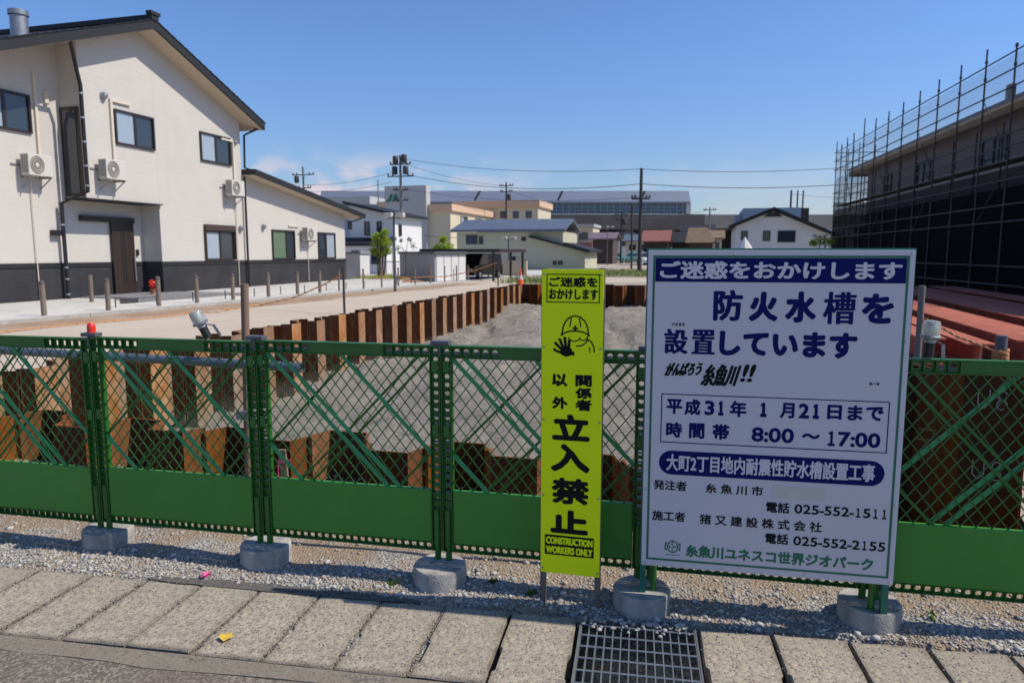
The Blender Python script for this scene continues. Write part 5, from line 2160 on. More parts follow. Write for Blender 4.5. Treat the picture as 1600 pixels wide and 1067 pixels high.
# dark carport with the minivan
h = thing('carport', 'dark flat roofed carport on slim posts over the black minivan', 'carport', (-11, 35, G))
part(h, 'roof', 'frame', (-13.2, 31.9, 1.60, -9.2, 37.0, 1.76))
for (x, y) in ((-9.55, 32.05), (-9.35, 34.4), (-9.35, 36.8), (-13.05, 32.05), (-13.05, 36.8)):
    part(h, 'post', 'frame', (x - 0.05, y - 0.05, G, x + 0.05, y + 0.05, 1.598))
part(thing('garden_wall', 'low cream garden wall behind the minivan', 'wall', (-11.8, 38.8, G)), 'wall', 'soffit', (-14.5, 38.7, G, -9.6, 38.9, 1.15))


def car(name, label, loc, rz, paint, van=False, group=None):
    r = thing(name, label, 'car', loc, rz, group)
    Lc, Wc = (4.2, 1.65)
    h1, h2 = (0.95, 1.75) if van else (0.82, 1.42)
    prof = [(-Lc / 2, 0.25), (Lc / 2, 0.25), (Lc / 2 + 0.03, 0.6), (Lc / 2 - 0.12, h1 - 0.05), (Lc / 2 - 0.9, h1), (-Lc / 2, h1)]
    mb = MB()
    mb.prism(prof, -Wc / 2, Wc / 2, 'y')
    mb.build('body', paint, r)
    a = -Lc / 2 + (0.05 if van else 0.35)
    cab = [(a, h1 + 0.002), (Lc / 2 - (0.75 if van else 1.0), h1 + 0.002), (Lc / 2 - (1.35 if van else 1.7), h2), (a + (0.1 if van else 0.4), h2)]
    mb = MB()
    mb.prism(cab, -Wc / 2 + 0.06, Wc / 2 - 0.06, 'y')
    mb.build('cabin', paint, r)
    mb = MB()
    for s in (-1, 1):
        y = s * (Wc / 2 - 0.06)
        q = [(a + 0.25, h1 + 0.08), (Lc / 2 - (0.95 if van else 1.2), h1 + 0.08), (Lc / 2 - (1.42 if van else 1.78), h2 - 0.1), (a + (0.3 if van else 0.55), h2 - 0.1)]
        mb.prism(q, y - 0.004 if s < 0 else y + 0.0005, y - 0.0005 if s < 0 else y + 0.004, 'y')
    mb.bar((a + 0.0, 0, h1 + 0.1), (a + (0.06 if van else 0.3), 0, h2 - 0.12), Wc - 0.35, 0.02)
    mb.bar((Lc / 2 - (0.76 if van else 1.02), 0, h1 + 0.08), (Lc / 2 - (1.28 if van else 1.62), 0, h2 - 0.1), Wc - 0.35, 0.03)
    mb.build('windows', M['glass'], r)
    for x in (-Lc / 2 + 0.75, Lc / 2 - 0.8):
        for s in (-1, 1):
            mb = MB()
            mb.lathe([(0.0, -0.1), (0.29, -0.1), (0.31, -0.06), (0.31, 0.06), (0.29, 0.1), (0.0, 0.1)], (x, s * (Wc / 2 - 0.06), 0.31), 18, 'y')
            w = mb.build('wheel', M['tyre'], r)
            mb = MB()
            mb.lathe([(0.0, -0.108), (0.18, -0.105), (0.18, 0.105), (0.0, 0.108)], (x, s * (Wc / 2 - 0.06), 0.31), 14, 'y')
            mb.build('rim', M['alu'], w)
    for s in (-1, 1):
        mb = MB()
        mb.box(-Lc / 2 - 0.012, s * 0.62 - 0.12, 0.62, -Lc / 2 - 0.001, s * 0.62 + 0.12, 0.85)
        mb.build('tail_light', M['red'], r)
        mb = MB()
        mb.box(Lc / 2 + 0.02, s * 0.6 - 0.16, 0.6, Lc / 2 + 0.04, s * 0.6 + 0.16, 0.72)
        mb.build('headlight', M['boardwhite'], r)
    return r


cv = car('minivan', 'black minivan parked under the dark carport', (-10.9, 34.0, G + 0.07), radians(-100), M['carblack'], True)
cv.scale = (0.75, 0.70, 0.70)

# pale yellow house with blue-grey roof
h = thing('house', 'pale yellow house with long blue grey roof and stepped right wing', 'house', (-14, 55, G))
part(h, 'wall', 'paleyellow', (-18.4, 52.0, G, -10.15, 58, 3.12))
mb = MB()
mb.prism([(-10.148, G), (-8.5, G), (-8.5, 1.62), (-10.148, 2.20)], 52.0, 58, 'y')
mb.build('wing_wall', M['paleyellow'], h, True)
mb = MB()
mb.prism([(51.4, 3.12), (55, 4.02), (55, 4.2), (51.4, 3.3)], -18.7, -9.9, 'x')
mb.prism([(55, 4.02), (58.6, 3.12), (58.6, 3.3), (55, 4.2)], -18.7, -9.9, 'x')
mb.build('roof', M['blueroof'], h, True)
mb = MB()
mb.prism([(-12.65, 2.72), (-8.1, 1.55), (-8.1, 1.70), (-12.65, 2.87)], 51.5, 51.99, 'y')
mb.prism([(-10.14, 2.20), (-8.1, 1.62), (-8.1, 1.77), (-10.14, 2.35)], 51.995, 58.2, 'y')
mb.build('wing_roof', M['roofdark'], h, True)
for x0, x1, z0, z1 in ((-17.65, -16.75, 2.22, 2.9), (-16.62, -16.3, 2.22, 2.8), (-13.3, -12.95, 2.45, 2.75), (-14.1, -13.75, 0.75, 1.3), (-13.25, -12.85, 0.75, 1.05), (-10.9, -10.6, 0.7, 1.0), (-10.5, -10.15, 0.7, 1.0), (-17.6, -17.35, 0.7, 1.2), (-16.4, -16.1, 0.7, 1.2), (-15.6, -15.1, 0.6, 1.2)):
    win_y(h, x0, x1, z0, z1, 52.0, t=0.035)

# grey tower and cream three storey building
h = thing('office_building', 'cream three storey building with peach parapet and a grey stair tower', 'building', (-28, 85, G))
part(h, 'stair_tower', 'greywall', (-35.1, 75, G, -30.1, 76.2, 9.0))
part(h, 'wall', 'creamwall', (-35, 75.6, G, -27.5, 92, 6.2))
part(h, 'parapet', 'peach', (-29.99, 75.3, 6.202, -27.2, 92, 6.95), (-36.2, 75.2, 6.202, -35.12, 90, 7.3))
part(h, 'rear_wall', 'creamwall', (-33, 92.01, G, -21.3, 100, 7.55))
part(h, 'rear_parapet', 'peach', (-33, 91.6, 7.552, -21.0, 100, 8.4))
for z0 in (4.3, 2.1):
    win_x(h, 79.0, 81.5, z0, z0 + 1.5, -27.5, 'curtain', 'glass')
    win_x(h, 84.5, 87.0, z0, z0 + 1.5, -27.5, 'curtain', 'glass')
for k in range(6):
    x = -31.8 + k * 1.75
    win_y(h, x, x + 1.0, 6.0, 7.1, 92.01, 'glass', 'whitewall')
# letters of the farm co-operative on the tower
jl = thing('wall_sign', 'green rooftop letters JA on the grey stair tower', 'sign', (-34.75, 74.93, 7.65))
letter(jl, 'J', 0.0, 0.52, 0.0, 0.86, -0.03, 0.07, M['greenprint'], 0.35, 0.0, 'letter')
letter(jl, 'A', 0.60, 1.45, 0.02, 0.90, -0.03, 0.08, M['greenprint'], 0.0, 0.0, 'letter')

# station with viaduct: own axes, turned across the view
stn = thing('station', 'long elevated railway station with blue grey roof above the town', 'station', (-43.0, 159.3, G), radians(15.1))
mb = MB()
mb.prism([(0, 12.9), (2.2, 15.5), (18, 15.5), (18, 12.6), (0, 12.6)], -44, 40.8, 'x')
rf = mb.build('roof', M['stationroof'], stn)
mb = MB()
for x in (-27, -8.5, 10.5, 29.5):
    mb.bar((x, 0.3, 13.3), (x + 1.1, 2.1, 15.45), 0.6, 0.12)
mb.build('roof_rib', M['roofdark'], rf)
mb = MB()
mb.box(-44, 0.8, 10.2, 40.0, 1.0, 12.6)
mb.build('glazing', M['stationglass'], stn)
mb = MB()
for k in range(58):
    x = -43.5 + k * 1.45
    mb.box(x, 0.55, 10.2, x + 0.16, 0.79, 12.6)
for z in (10.9, 11.7):
    mb.box(-44, 0.5, z, 40.0, 0.54, z + 0.1)
mb.build('mullions', M['signblue'], stn)
mb = MB()
mb.box(39.9, 0.4, 10.2, 41.0, 2.2, 12.6)
mb.box(40.2, 8, 10.2, 40.8, 9, 15.2)
mb.build('end_frame', M['greywall'], stn)
via = thing('viaduct', 'concrete railway viaduct running behind the town', 'viaduct', (-43.0, 159.3, G), radians(15.1))
mb = MB()
mb.box(-75, -0.2, 6.9, 130, 20, 10.0)
mb.build('deck', M['viaduct'], via)
mb = MB()
mb.box(-75, -0.45, 6.6, 44, -0.21, 10.05)
mb.build('side_panel', M['viaductdark'], via)
for k in range(21):
    x = -74 + k * 10
    for ya in (1.0, 14.0):
        mb = MB()
        mb.box(x, ya, -0.3, x + 1.6, ya + 2.0, 6.89)
        mb.build('pillar', M['viaductdark'], via)
mb = MB()
mb.box(-75, 16.5, -0.3, 130, 17, 6.89)
mb.build('rear_wall', M['viaductdark'], via)

h = thing('apartment_block', 'small beige two storey block below the viaduct', 'building', (-16.5, 98, G))
part(h, 'wall', 'creamwall', (-18.6, 95, G, -14.5, 101, 5.0))
part(h, 'roof_slab', 'greywall', (-19, 94.5, 5.002, -14.3, 101.2, 5.35))
part(h, 'balcony', 'redroof', (-18.6, 94.2, 2.2, -14.5, 94.99, 2.9))
for x in (-18.2, -16.4):
    win_y(h, x, x + 1.2, 3.3, 4.3, 95, t=0.05)

h = thing('timber_house', 'dark brown timber house with grey mauve roof', 'house', (-12, 88, G))
part(h, 'wall', 'browndark', (-13.0, 85, G, -10.6, 90, 3.1))
mb = MB()
mb.prism([(84.6, 3.1), (87.5, 3.9), (87.5, 4.05), (84.6, 3.25)], -13.5, -10.2, 'x')
mb.prism([(87.5, 3.9), (90.4, 3.1), (90.4, 3.25), (87.5, 4.05)], -13.5, -10.2, 'x')
mb.build('roof', mat('mauve_roof', (0.17, 0.13, 0.15), 0.7, var=0.2), h, True)
h = thing('red_roof_house', 'low house with faded red metal roof right of the tall utility pole', 'house', (-5.3, 82, G))
part(h, 'wall', 'browndark', (-6.6, 80.3, G, -4.0, 85, 2.75))
mb = MB()
mb.prism([(79.6, 2.7), (82.6, 3.95), (82.6, 4.1), (79.6, 2.85)], -6.9, -3.7, 'x')
mb.prism([(82.6, 3.95), (85.6, 2.7), (85.6, 2.85), (82.6, 4.1)], -6.9, -3.7, 'x')
mb.build('roof', M['redroof'], h, True)
win_y(h, -6.0, -4.8, 1.0, 2.0, 80.3)
h = thing('grey_house', 'low dark grey house between the red and the brown roofs', 'house', (-2.5, 83, G))
part(h, 'wall', 'browndark', (-3.6, 82, G, -1.6, 86, 2.6))
mb = MB()
mb.prism([(81.5, 2.6), (84, 3.8), (84, 3.95), (81.5, 2.75)], -4.0, -1.2, 'x')
mb.prism([(84, 3.8), (86.5, 2.6), (86.5, 2.75), (84, 3.95)], -4.0, -1.2, 'x')
mb.build('roof', M['roofdark'], h, True)
h = thing('brown_roof_house', 'low house with brown tiled hip roof above the notice board', 'house', (-0.5, 77, G))
part(h, 'wall', 'browndark', (-1.6, 75.4, G, 0.7, 80, 2.6))
mb = MB()
b0 = [(-2.0, 74.8, 2.6), (1.1, 74.8, 2.6), (1.1, 80.6, 2.6), (-2.0, 80.6, 2.6)]
t0 = [(-1.75, 76.6, 4.15), (0.1, 76.6, 4.15), (0.1, 78.6, 4.15), (-1.75, 78.6, 4.15)]
mb.add(b0 + t0, [(0, 1, 5, 4), (1, 2, 6, 5), (2, 3, 7, 6), (3, 0, 4, 7), (4, 5, 6, 7), (3, 2, 1, 0)])
mb.build('roof', M['brownroof'], h, True)

h = thing('gabled_house', 'white house with wide dark gable roof above the notice board', 'house', (6, 64, G))
mb = MB()
mb.prism([(2.3, G), (9.3, G), (9.3, 2.95), (5.05, 4.85), (2.3, 3.7)], 60, 70, 'y')
mb.build('wall', M['whitewall'], h, True)
mb = MB()
mb.prism([(1.75, 3.55), (5.05, 4.93), (5.05, 5.12), (1.75, 3.73)], 59.4, 70.4, 'y')
mb.prism([(5.05, 4.93), (10.35, 2.55), (10.35, 2.74), (5.05, 5.12)], 59.4, 70.4, 'y')
mb.build('roof', M['roofdark'], h, True)
mb = MB()
mb.prism([(4.35, 4.38), (5.7, 4.38), (5.35, 4.72), (4.75, 4.72)], 59.9, 59.998, 'y')
mb.build('gable_vent', M['frame'], h, True)
for x0, x1, z0, z1 in ((2.7, 3.2, 2.55, 3.3), (4.35, 4.9, 2.5, 3.3), (5.45, 6.75, 2.4, 3.3)):
    win_y(h, x0, x1, z0, z1, 60.0)
h = thing('clad_building', 'blue grey clad block rising behind the white gabled house', 'building', (6.5, 78, G))
part(h, 'wall', 'signblue', (3.5, 75, G, 8.85, 84, 5.95), (2.8, 76, G, 3.498, 82, 5.4))
part(h, 'dark_side', 'frame', (8.852, 75.2, G, 9.6, 84, 5.9))

# lattice roofed hall far left behind the low wing
h = thing('market_hall', 'far grey hall with a glazed clerestory beyond the low wing', 'building', (-58, 104, G))
part(h, 'wall', 'signblue', (-64, 102, G, -48, 110, 9.0))
part(h, 'roof', 'greywall', (-64.5, 101.5, 9.002, -50, 110, 10.2))
part(h, 'white_pier', 'whitewall', (-47.99, 102, G, -46.9, 104, 9.4))


# ------------------------------------------------------------------ utility poles, lamps, wires
def utility_pole(label, x, y, top, arms, trafo=(), r0=0.16, m='pole'):
    p = thing('utility_pole', label, 'utility pole', (x, y, G))
    mb = MB()
    mb.tube([(0, 0, 0), (0, 0, top - G)], [r0, r0 * 0.65], 10)
    mb.build('shaft', M[m], p)
    for z, w in arms:
        mb = MB()
        mb.box(-w, -0.05, z - G, w, 0.05, z - G + 0.10)
        a = mb.build('crossarm', M['poledark'], p)
        mb = MB()
        for k in (-0.95, -0.6, 0.6, 0.95):
            mb.lathe([(0.05, z - G + 0.101), (0.09, z - G + 0.16), (0.05, z - G + 0.22), (0.08, z - G + 0.28), (0.0, z - G + 0.32)], (w * k, 0, 0), 8)
        mb.build('insulators', M['capgrey'], a)
    for dx, z in trafo:
        mb = MB()
        mb.lathe([(0.22, z - G), (0.25, z - G + 0.05), (0.25, z - G + 0.65), (0.2, z - G + 0.72), (0, z - G + 0.74)], (dx, -0.1, 0), 12)
        mb.build('transformer', M['poledark'], p)
    return p


utility_pole('tall utility pole crowded with crossarms before the grey stair tower', -26.5, 60, 10.2, ((9.35, 1.0), (8.3, 1.25), (7.1, 0.7), (6.2, 0.7)), ((0.42, 9.5), (-0.42, 9.4), (0.55, 8.5), (-0.5, 8.5)))
utility_pole('utility pole with two transformers beyond the low wing of the cream house', -42.3, 70, 10.8, ((9.9, 1.3), (8.5, 0.9)), ((-0.75, 9.1), (-0.6, 7.9)))
utility_pole('dark utility pole standing right of the street behind the notice board', -4.2, 48, 7.05, ((5.05, 0.6),), (), 0.15, 'poledark')
pole('lamp_pole', 'thin black pole left of the dark utility pole', 'pole', (-5.9, 60, G), (-5.95, 60, 5.5), 0.09, M['poledark'])
pole('lamp_pole', 'thin grey mast on the roofline beyond the low wing', 'pole', (-33.5, 70, G), (-33.5, 70, 9.2), 0.06, M['pole'])
pole('lamp_pole', 'slim pole with wires right of the gabled house', 'pole', (8.4, 80, G), (8.4, 80, 8.0), 0.1, M['poledark'])
for i, x in enumerate((6.7, 7.7)):
    pole('rail_mast', 'catenary mast on the viaduct above the gabled house', 'mast', (x + 10, 148, 9.8), (x + 10, 148, 13.4), 0.14, M['poledark'], group='catenary masts on the viaduct')


def street_lamp(label, x, y, h, heads, tall=True):
    r = thing('street_lamp', label, 'street lamp', (x, y, G), group='street lamps')
    mb = MB()
    mb.tube([(0, 0, 0), (0, 0, h)], [0.055, 0.035], 8)
    mb.build('pole', M['capgrey'], r)
    for d in heads:
        mb = MB()
        mb.cbox(d - 0.15, -0.1, h - 0.07, d + 0.15, 0.1, h + 0.09, 0.03)
        mb.build('lamp_head', M['acwhite'], r)
    mb = MB()
    mb.box(min(heads) - 0.02, -0.02, h - 0.11, max(heads) + 0.02, 0.02, h - 0.075)
    mb.build('arm', M['capgrey'], r)


street_lamp('street lamp with two boxy heads before the white house corner', -10.35, 22.8, 2.60, (-0.20, 0.24))
street_lamp('small street lamp with two heads before the pale yellow house', -11.0, 40, 2.18, (-0.25, 0.3))
street_lamp('street lamp with a single head before the right end of the gabled house', 6.7, 45, 2.35, (0.0, -0.6))
street_lamp('far street lamp near the dark timber house', -9.9, 75, 4.0, (0.0, 0.5))


def wire(label, a, b, sag, r=0.018):
    a, b = Vector(a), Vector(b)
    mb = MB()
    pts = []
    for i in range(25):
        t = i / 24
        p = a.lerp(b, t)
        p.z -= sag * 4 * t * (1 - t)
        pts.append(p[:])
    mb.tube(pts, r, 5)
    return tag(mb.build('power_line', M['wire']), label, 'power line', 'overhead power lines')


wire('upper power line from the crowded pole to the dark pole', (-26.5, 60, 9.95), (-4.2, 48, 7.0), 0.55)
wire('lower power line from the crowded pole to the dark pole', (-26.3, 60, 8.6), (-4.2, 48, 6.05), 0.75, 0.022)
wire('upper power line running right from the dark pole', (-4.2, 48, 7.0), (16, 52, 7.8), 0.55)
wire('lower power line running right from the dark pole', (-4.2, 48, 6.05), (16, 52, 6.75), 0.6, 0.022)
wire('upper line from the far left pole to the crowded pole', (-42.3, 70, 8.9), (-27.3, 60, 8.7), 0.35)
wire('lower line from the far left pole to the crowded pole', (-42.3, 70, 8.2), (-27.3, 60, 7.9), 0.35)
wire('low service line before the cream three storey building', (-26.4, 60, 3.4), (-18, 52, 2.7), 0.1, 0.02)
wire('power line leading right from the slim pole', (8.4, 80, 7.6), (22, 84, 7.4), 0.3)


# ------------------------------------------------------------------ trees, grass
def tree(name, label, x, y, h, crown, n, leaf, m, trunk_r=0.05, lean=0.0, z=None, stems=1):
    z = G + 0.07 if z is None else z
    r = thing(name, label, 'tree', (x, y, z))
    mb = MB()
    for k in range(stems):
        a = 2 * pi * k / max(1, stems)
        b = Vector((0.12 * cos(a), 0.12 * sin(a), 0)) if stems > 1 else Vector((0, 0, 0))
        mb.tube([b[:], (b.x * 1.6 + lean * 0.4, b.y, h * 0.35), (b.x * 2 + lean, b.y, h * 0.8)], [trunk_r, trunk_r * 0.75, trunk_r * 0.3], 7)
        for q in range(5):
            t = random.uniform(0.35, 0.75)
            s = Vector((b.x * 1.7 + lean * t, b.y, h * t))
            c = random.choice(crown)
            e = Vector(c[:3]) + Vector((random.gauss(0, 1), random.gauss(0, 1), random.gauss(0, 1))) * c[3] * 0.5
            mb.tube([s[:], ((s + e) / 2 + Vector((0, 0, 0.05)))[:], e[:]], [trunk_r * 0.4, trunk_r * 0.25, trunk_r * 0.1], 5)
    mb.build('trunk', M['bark'], r)
    mb = MB()
    for k in range(n):
        c = random.choice(crown)
        d = Vector((random.gauss(0, 1), random.gauss(0, 1), random.gauss(0, 1)))
        d = d.normalized() * (random.random() ** 0.5) * c[3]
        p = Vector(c[:3]) + Vector((d.x, d.y, d.z * 0.85))
        a = Vector((random.gauss(0, 1), random.gauss(0, 1), random.gauss(0, 0.6))).normalized() * leaf * random.uniform(0.6, 1.3)
        b = a.cross(Vector((random.gauss(0, 1), random.gauss(0, 1), random.gauss(0, 1)))).normalized() * leaf * 0.5
        mb.add([(p - a)[:], (p - b)[:], (p + a)[:], (p + b)[:]], [(0, 1, 2, 3)])
    mb.build('crown', m, r)


tree('young_tree', 'young light green tree with bare lower stems beyond the cream house', -14.6, 30.6, 2.4,
     [(0.1, 0, 1.95, 0.32), (-0.15, 0.1, 1.6, 0.38), (0.25, 0, 2.2, 0.22), (-0.35, 0, 1.35, 0.22), (0.3, 0.1, 1.35, 0.25), (0.0, 0, 1.25, 0.3), (-0.2, 0, 2.0, 0.25), (0.3, 0, 1.75, 0.3)], 1500, 0.06, M['leaf'], 0.05, 0.1, stems=4)
tree('sapling', 'sparse sapling before the grey shed', -12.9, 29.6, 1.75, [(-0.4, 0, 1.45, 0.2), (0.35, 0, 1.55, 0.22), (0.2, 0, 1.85, 0.14), (-0.25, 0.1, 1.8, 0.1)], 210, 0.045, M['leafdark'], 0.03)
tree('bush_tree', 'bright green bushy tree behind the shed roof', -13.7, 36.5, 2.4, [(0, 0, 1.55, 0.45), (0.35, 0, 1.5, 0.35), (-0.35, 0, 1.45, 0.3), (0.0, 0, 2.0, 0.25)], 1100, 0.06, M['leaf'], 0.05)
tree('young_tree', 'yellow green treetop showing over the notice board', 6.0, 42, 2.6, [(0, 0, 2.0, 0.35), (0.45, 0, 1.9, 0.3), (-0.35, 0, 1.85, 0.25)], 700, 0.06, M['leaf'], 0.05, z=G)


def plant_tuft(mb, x, y, z, h, n, spread):
    for k in range(n):
        a = random.uniform(0, 6.28)
        px, py = x + random.gauss(0, spread), y + random.gauss(0, spread)
        hh = h * random.uniform(0.5, 1.2)
        t = Vector((cos(a), sin(a), 0)) * hh * 0.35
        w = Vector((-sin(a), cos(a), 0)) * 0.02
        mb.add([(px - w.x, py - w.y, z), (px + w.x, py + w.y, z), (px + t.x, py + t.y, z + hh)], [(0, 1, 2)])


mb = MB()
for _ in range(900):
    plant_tuft(mb, random.uniform(-8.5, 1.0), random.uniform(40, 52), G, 0.28, 5, 0.3)
tag(mb.build('grass', M['grass']), 'rough green and straw coloured grass beyond the far end of the pit', 'grass', kind='stuff')
mb = MB()
for _ in range(130):
    plant_tuft(mb, random.uniform(-8.6, -6.4), random.uniform(30.0, 33.0), G, 0.34, 5, 0.25)
tag(mb.build('weeds', M['grass']), 'green weeds round the traffic cones at the far corner of the pit', 'grass', kind='stuff')
sheet('grass_verge', [(-9.5, 39.5), (2, 39.5), (2, 56), (-8.5, 56)], G + 0.012, mat('grassy_soil', (0.20, 0.19, 0.09), 0.95, col2=(0.34, 0.30, 0.20), scale=0.8))
mb = MB()
n = 26
mb.add([(-14.6, 30.6, G + 0.28)] + [(-14.6 + 1.35 * cos(2 * pi * k / n), 30.6 + 1.1 * sin(2 * pi * k / n), G + 0.07) for k in range(n)], [(0, 1 + k, 1 + (k + 1) % n) for k in range(n)])
struct('planting_bed', mb, M['soil'])
mb = MB()
mb.add([(-12.7, 29.3, G + 0.25)] + [(-12.7 + 0.9 * cos(2 * pi * k / n), 29.3 + 0.7 * sin(2 * pi * k / n), G + 0.07) for k in range(n)], [(0, 1 + k, 1 + (k + 1) % n) for k in range(n)])
struct('planting_bed', mb, M['soil'])
mb = MB()
for _ in range(110):
    a = random.uniform(0, 6.28)
    rr = random.uniform(0.3, 1.2)
    plant_tuft(mb, -14.6 + rr * cos(a), 30.6 + 0.8 * rr * sin(a), G + 0.1, 0.28, 4, 0.12)
tag(mb.build('ground_cover', M['leaf']), 'low green ground cover round the young tree', 'plants', kind='stuff')
mb = MB()
for (x, y) in ((-1.40, 2.97), (-0.72, 3.06), (-0.93, 3.12), (1.0, 3.3)):
    plant_tuft(mb, x, y, 0.0, 0.035, 10, 0.012)
tag(mb.build('weeds', M['leafdark']), 'tiny green weeds sprouting in the gravel at the fence foot', 'weed', kind='stuff')
mb = MB()
for (a, b) in (((0.80, 3.20, 0.03), (0.90, 3.08, 0.006)), ((0.79, 3.21, 0.05), (0.86, 3.13, 0.006)), ((0.42, 3.2, 0.015), (0.45, 3.14, 0.008))):
    mb.tube([a, ((a[0] + b[0]) / 2, (a[1] + b[1]) / 2 + 0.01, (a[2] + b[2]) / 2 + 0.012), b], 0.0022, 5)
tag(mb.build('twigs', M['wood']), 'thin dry twigs on the gravel by the board\'s right legs', 'twig')

bgh = [('beige_house', 'small beige house with grey roof left of the thin black pole', -9.6, 105, 3.2, 4.2, 2.9, 'creamwall', 'blueroof'),
       ('white_house', 'small white house under the viaduct right of the dark utility pole', -4.6, 112, 3.0, 5.0, 3.4, 'whitewall', 'roofdark'),
       ('grey_house', 'grey house with a flat front behind the red roof', -1.2, 108, 4.2, 5.0, 4.3, 'greywall', 'roofdark'),
       ('beige_house', 'beige house with brown roof left of the white gabled house', 0.9, 92, 2.0, 4.0, 3.0, 'creamwall', 'brownroof'),
       ('grey_house', 'low grey house right of the white gabled house', 12.5, 82, 5.0, 6.0, 2.8, 'greywall', 'blueroof'),
       ('white_house', 'white house far behind the dark timber house', -14.0, 118, 4.5, 5.0, 3.6, 'whitewall', 'roofdark')]
for nm, lab, x, y, w, d, hh, wm, rm in bgh:
    h = thing(nm, lab, 'house', (x, y, G))
    part(h, 'wall', wm, (x - w / 2, y, G, x + w / 2, y + d, G + hh))
    mb = MB()
    mb.prism([(y - 0.5, G + hh), (y + d / 2, G + hh + 1.0), (y + d / 2, G + hh + 1.15), (y - 0.5, G + hh + 0.15)], x - w / 2 - 0.4, x + w / 2 + 0.4, 'x')
    mb.prism([(y + d / 2, G + hh + 1.0), (y + d + 0.5, G + hh), (y + d + 0.5, G + hh + 0.15), (y + d / 2, G + hh + 1.15)], x - w / 2 - 0.4, x + w / 2 + 0.4, 'x')
    mb.build('roof', M[rm], h, True)
    win_y(h, x - w * 0.35, x - w * 0.05, G + hh - 1.2, G + hh - 0.4, y)
    win_y(h, x + w * 0.12, x + w * 0.35, G + hh - 1.2, G + hh - 0.4, y)
utility_pole('short utility pole standing before the viaduct left of the thin black pole', -10.2, 90, 6.6, ((6.2, 0.8), (5.6, 0.7)), ((0.4, 5.0),), 0.14, 'poledark')
utility_pole('utility pole standing before the viaduct above the left half of the board', 0.4, 100, 7.6, ((7.2, 0.8),), (), 0.14, 'pole')
utility_pole('far utility pole right of the grey stair tower', -24.5, 88, 10.4, ((9.9, 0.9), (9.2, 0.8)), ((0.4, 8.2),), 0.14, 'poledark')
wire('low sagging line from the dark pole to the short pole', (-4.2, 48, 5.2), (-10.2, 90, 6.4), 0.4)
wire('low line from the short pole along the viaduct', (-10.2, 90, 5.9), (0.4, 100, 7.3), 0.4)
wire('third power line from the crowded pole to the far pole', (-26.4, 60, 9.5), (-24.5, 88, 10.0), 0.4)
wire('line from the far pole over the cream building', (-24.5, 88, 9.6), (-10.2, 90, 6.4), 0.7)
wire('thin third line beneath the two long lines', (-26.3, 60, 7.3), (-4.2, 48, 5.2), 0.6, 0.014)

# parked cars down the street
car('parked_car', 'teal car parked left in the far street', (-11.4, 96, G), radians(-85), M['carteal'], False, 'cars in the far street')
car('parked_car', 'teal car parked on the right of the other teal car in the far street', (-9.3, 96.5, G), radians(-92), M['carteal'], False, 'cars in the far street')
car('parked_car', 'white car parked beside the grass at the end of the street', (-6.3, 80, G), radians(-80), M['carwhite'], False, 'cars in the far street')
car('parked_car', 'white small van standing in the far street left of the dark utility pole', (-6.8, 101, G), radians(-88), M['carwhite'], True, 'cars in the far street')
# white canvas top peeping over the board
r = thing('canvas_tent', 'white pointed canvas top peeping over the notice board', 'tent', (1.25, 25, G))
mb = MB()
mb.lathe([(0.55, 0.9), (0.40, 1.25), (0.16, 1.62), (0.0, 1.86)], n=8)
mb.build('canopy', M['whitewall'], r)
mb = MB()
for k in range(4):
    a = pi / 4 + k * pi / 2
    mb.tube([(0.48 * cos(a), 0.48 * sin(a), 0), (0.48 * cos(a), 0.48 * sin(a), 0.95)], 0.02, 6)
mb.build('frame', M['greenprint'], r)

# ------------------------------------------------------------------ building in scaffolding on the right
SA = radians(3.4)
bl = thing('building_shell', 'unfinished two storey building with tan eaves behind the scaffolding', 'building', (8.2, 22.7, G), SA)
mb = MB()
mb.box(1.0, -9, 3.6 - G, 12, 18.8, 5.95 - G)
mb.build('upper_wall', M['sidinggrey'], bl)
mb = MB()
mb.box(1.0, -9, -0.1, 12, 18.8, 3.597 - G)
mb.build('lower_wall', M['sidingbrown'], bl)
mb = MB()
mb.box(0.48, -9.5, 5.70 - G, 0.52, 20.6, 6.02 - G)
mb.box(0.5205, 20.56, 5.70 - G, 12, 20.6, 6.02 - G)
mb.build('fascia', M['fascia'], bl)
mb = MB()
mb.box(0.5205, -9.5, 5.82 - G, 0.999, 20.555, 5.86 - G)
mb.box(0.999, 18.805, 5.82 - G, 12, 20.555, 5.86 - G)
mb.build('soffit', M['soffit'], bl)
mb = MB()
mb.prism([(0.44, 6.022 - G), (6.5, 7.6 - G), (12.5, 6.022 - G), (12.5, 6.12 - G), (6.5, 7.75 - G), (0.44, 6.12 - G)], -9.6, 20.7, 'y')
mb.build('roof', M['roofdark'], bl)
for y0, y1 in ((3.2, 5.0), (9.7, 11.2), (14.6, 15.8)):
    mb = MB()
    for a, b, c, d in ((y0, y0 + .06, 4.4, 5.3), (y1 - .06, y1, 4.4, 5.3), (y0 + .06, y1 - .06, 4.4, 4.46), (y0 + .06, y1 - .06, 5.24, 5.3), ((y0 + y1) / 2 - .03, (y0 + y1) / 2 + .03, 4.46, 5.24)):
        mb.box(0.93, a, c - G, 1.01, b, d - G)
    f = mb.build('window', M['frame'], bl)
    mb = MB()
    mb.box(0.965, y0 + .06, 4.46 - G, 0.9995, y1 - .06, 5.24 - G)
    mb.build('pane', M['glass'], f)

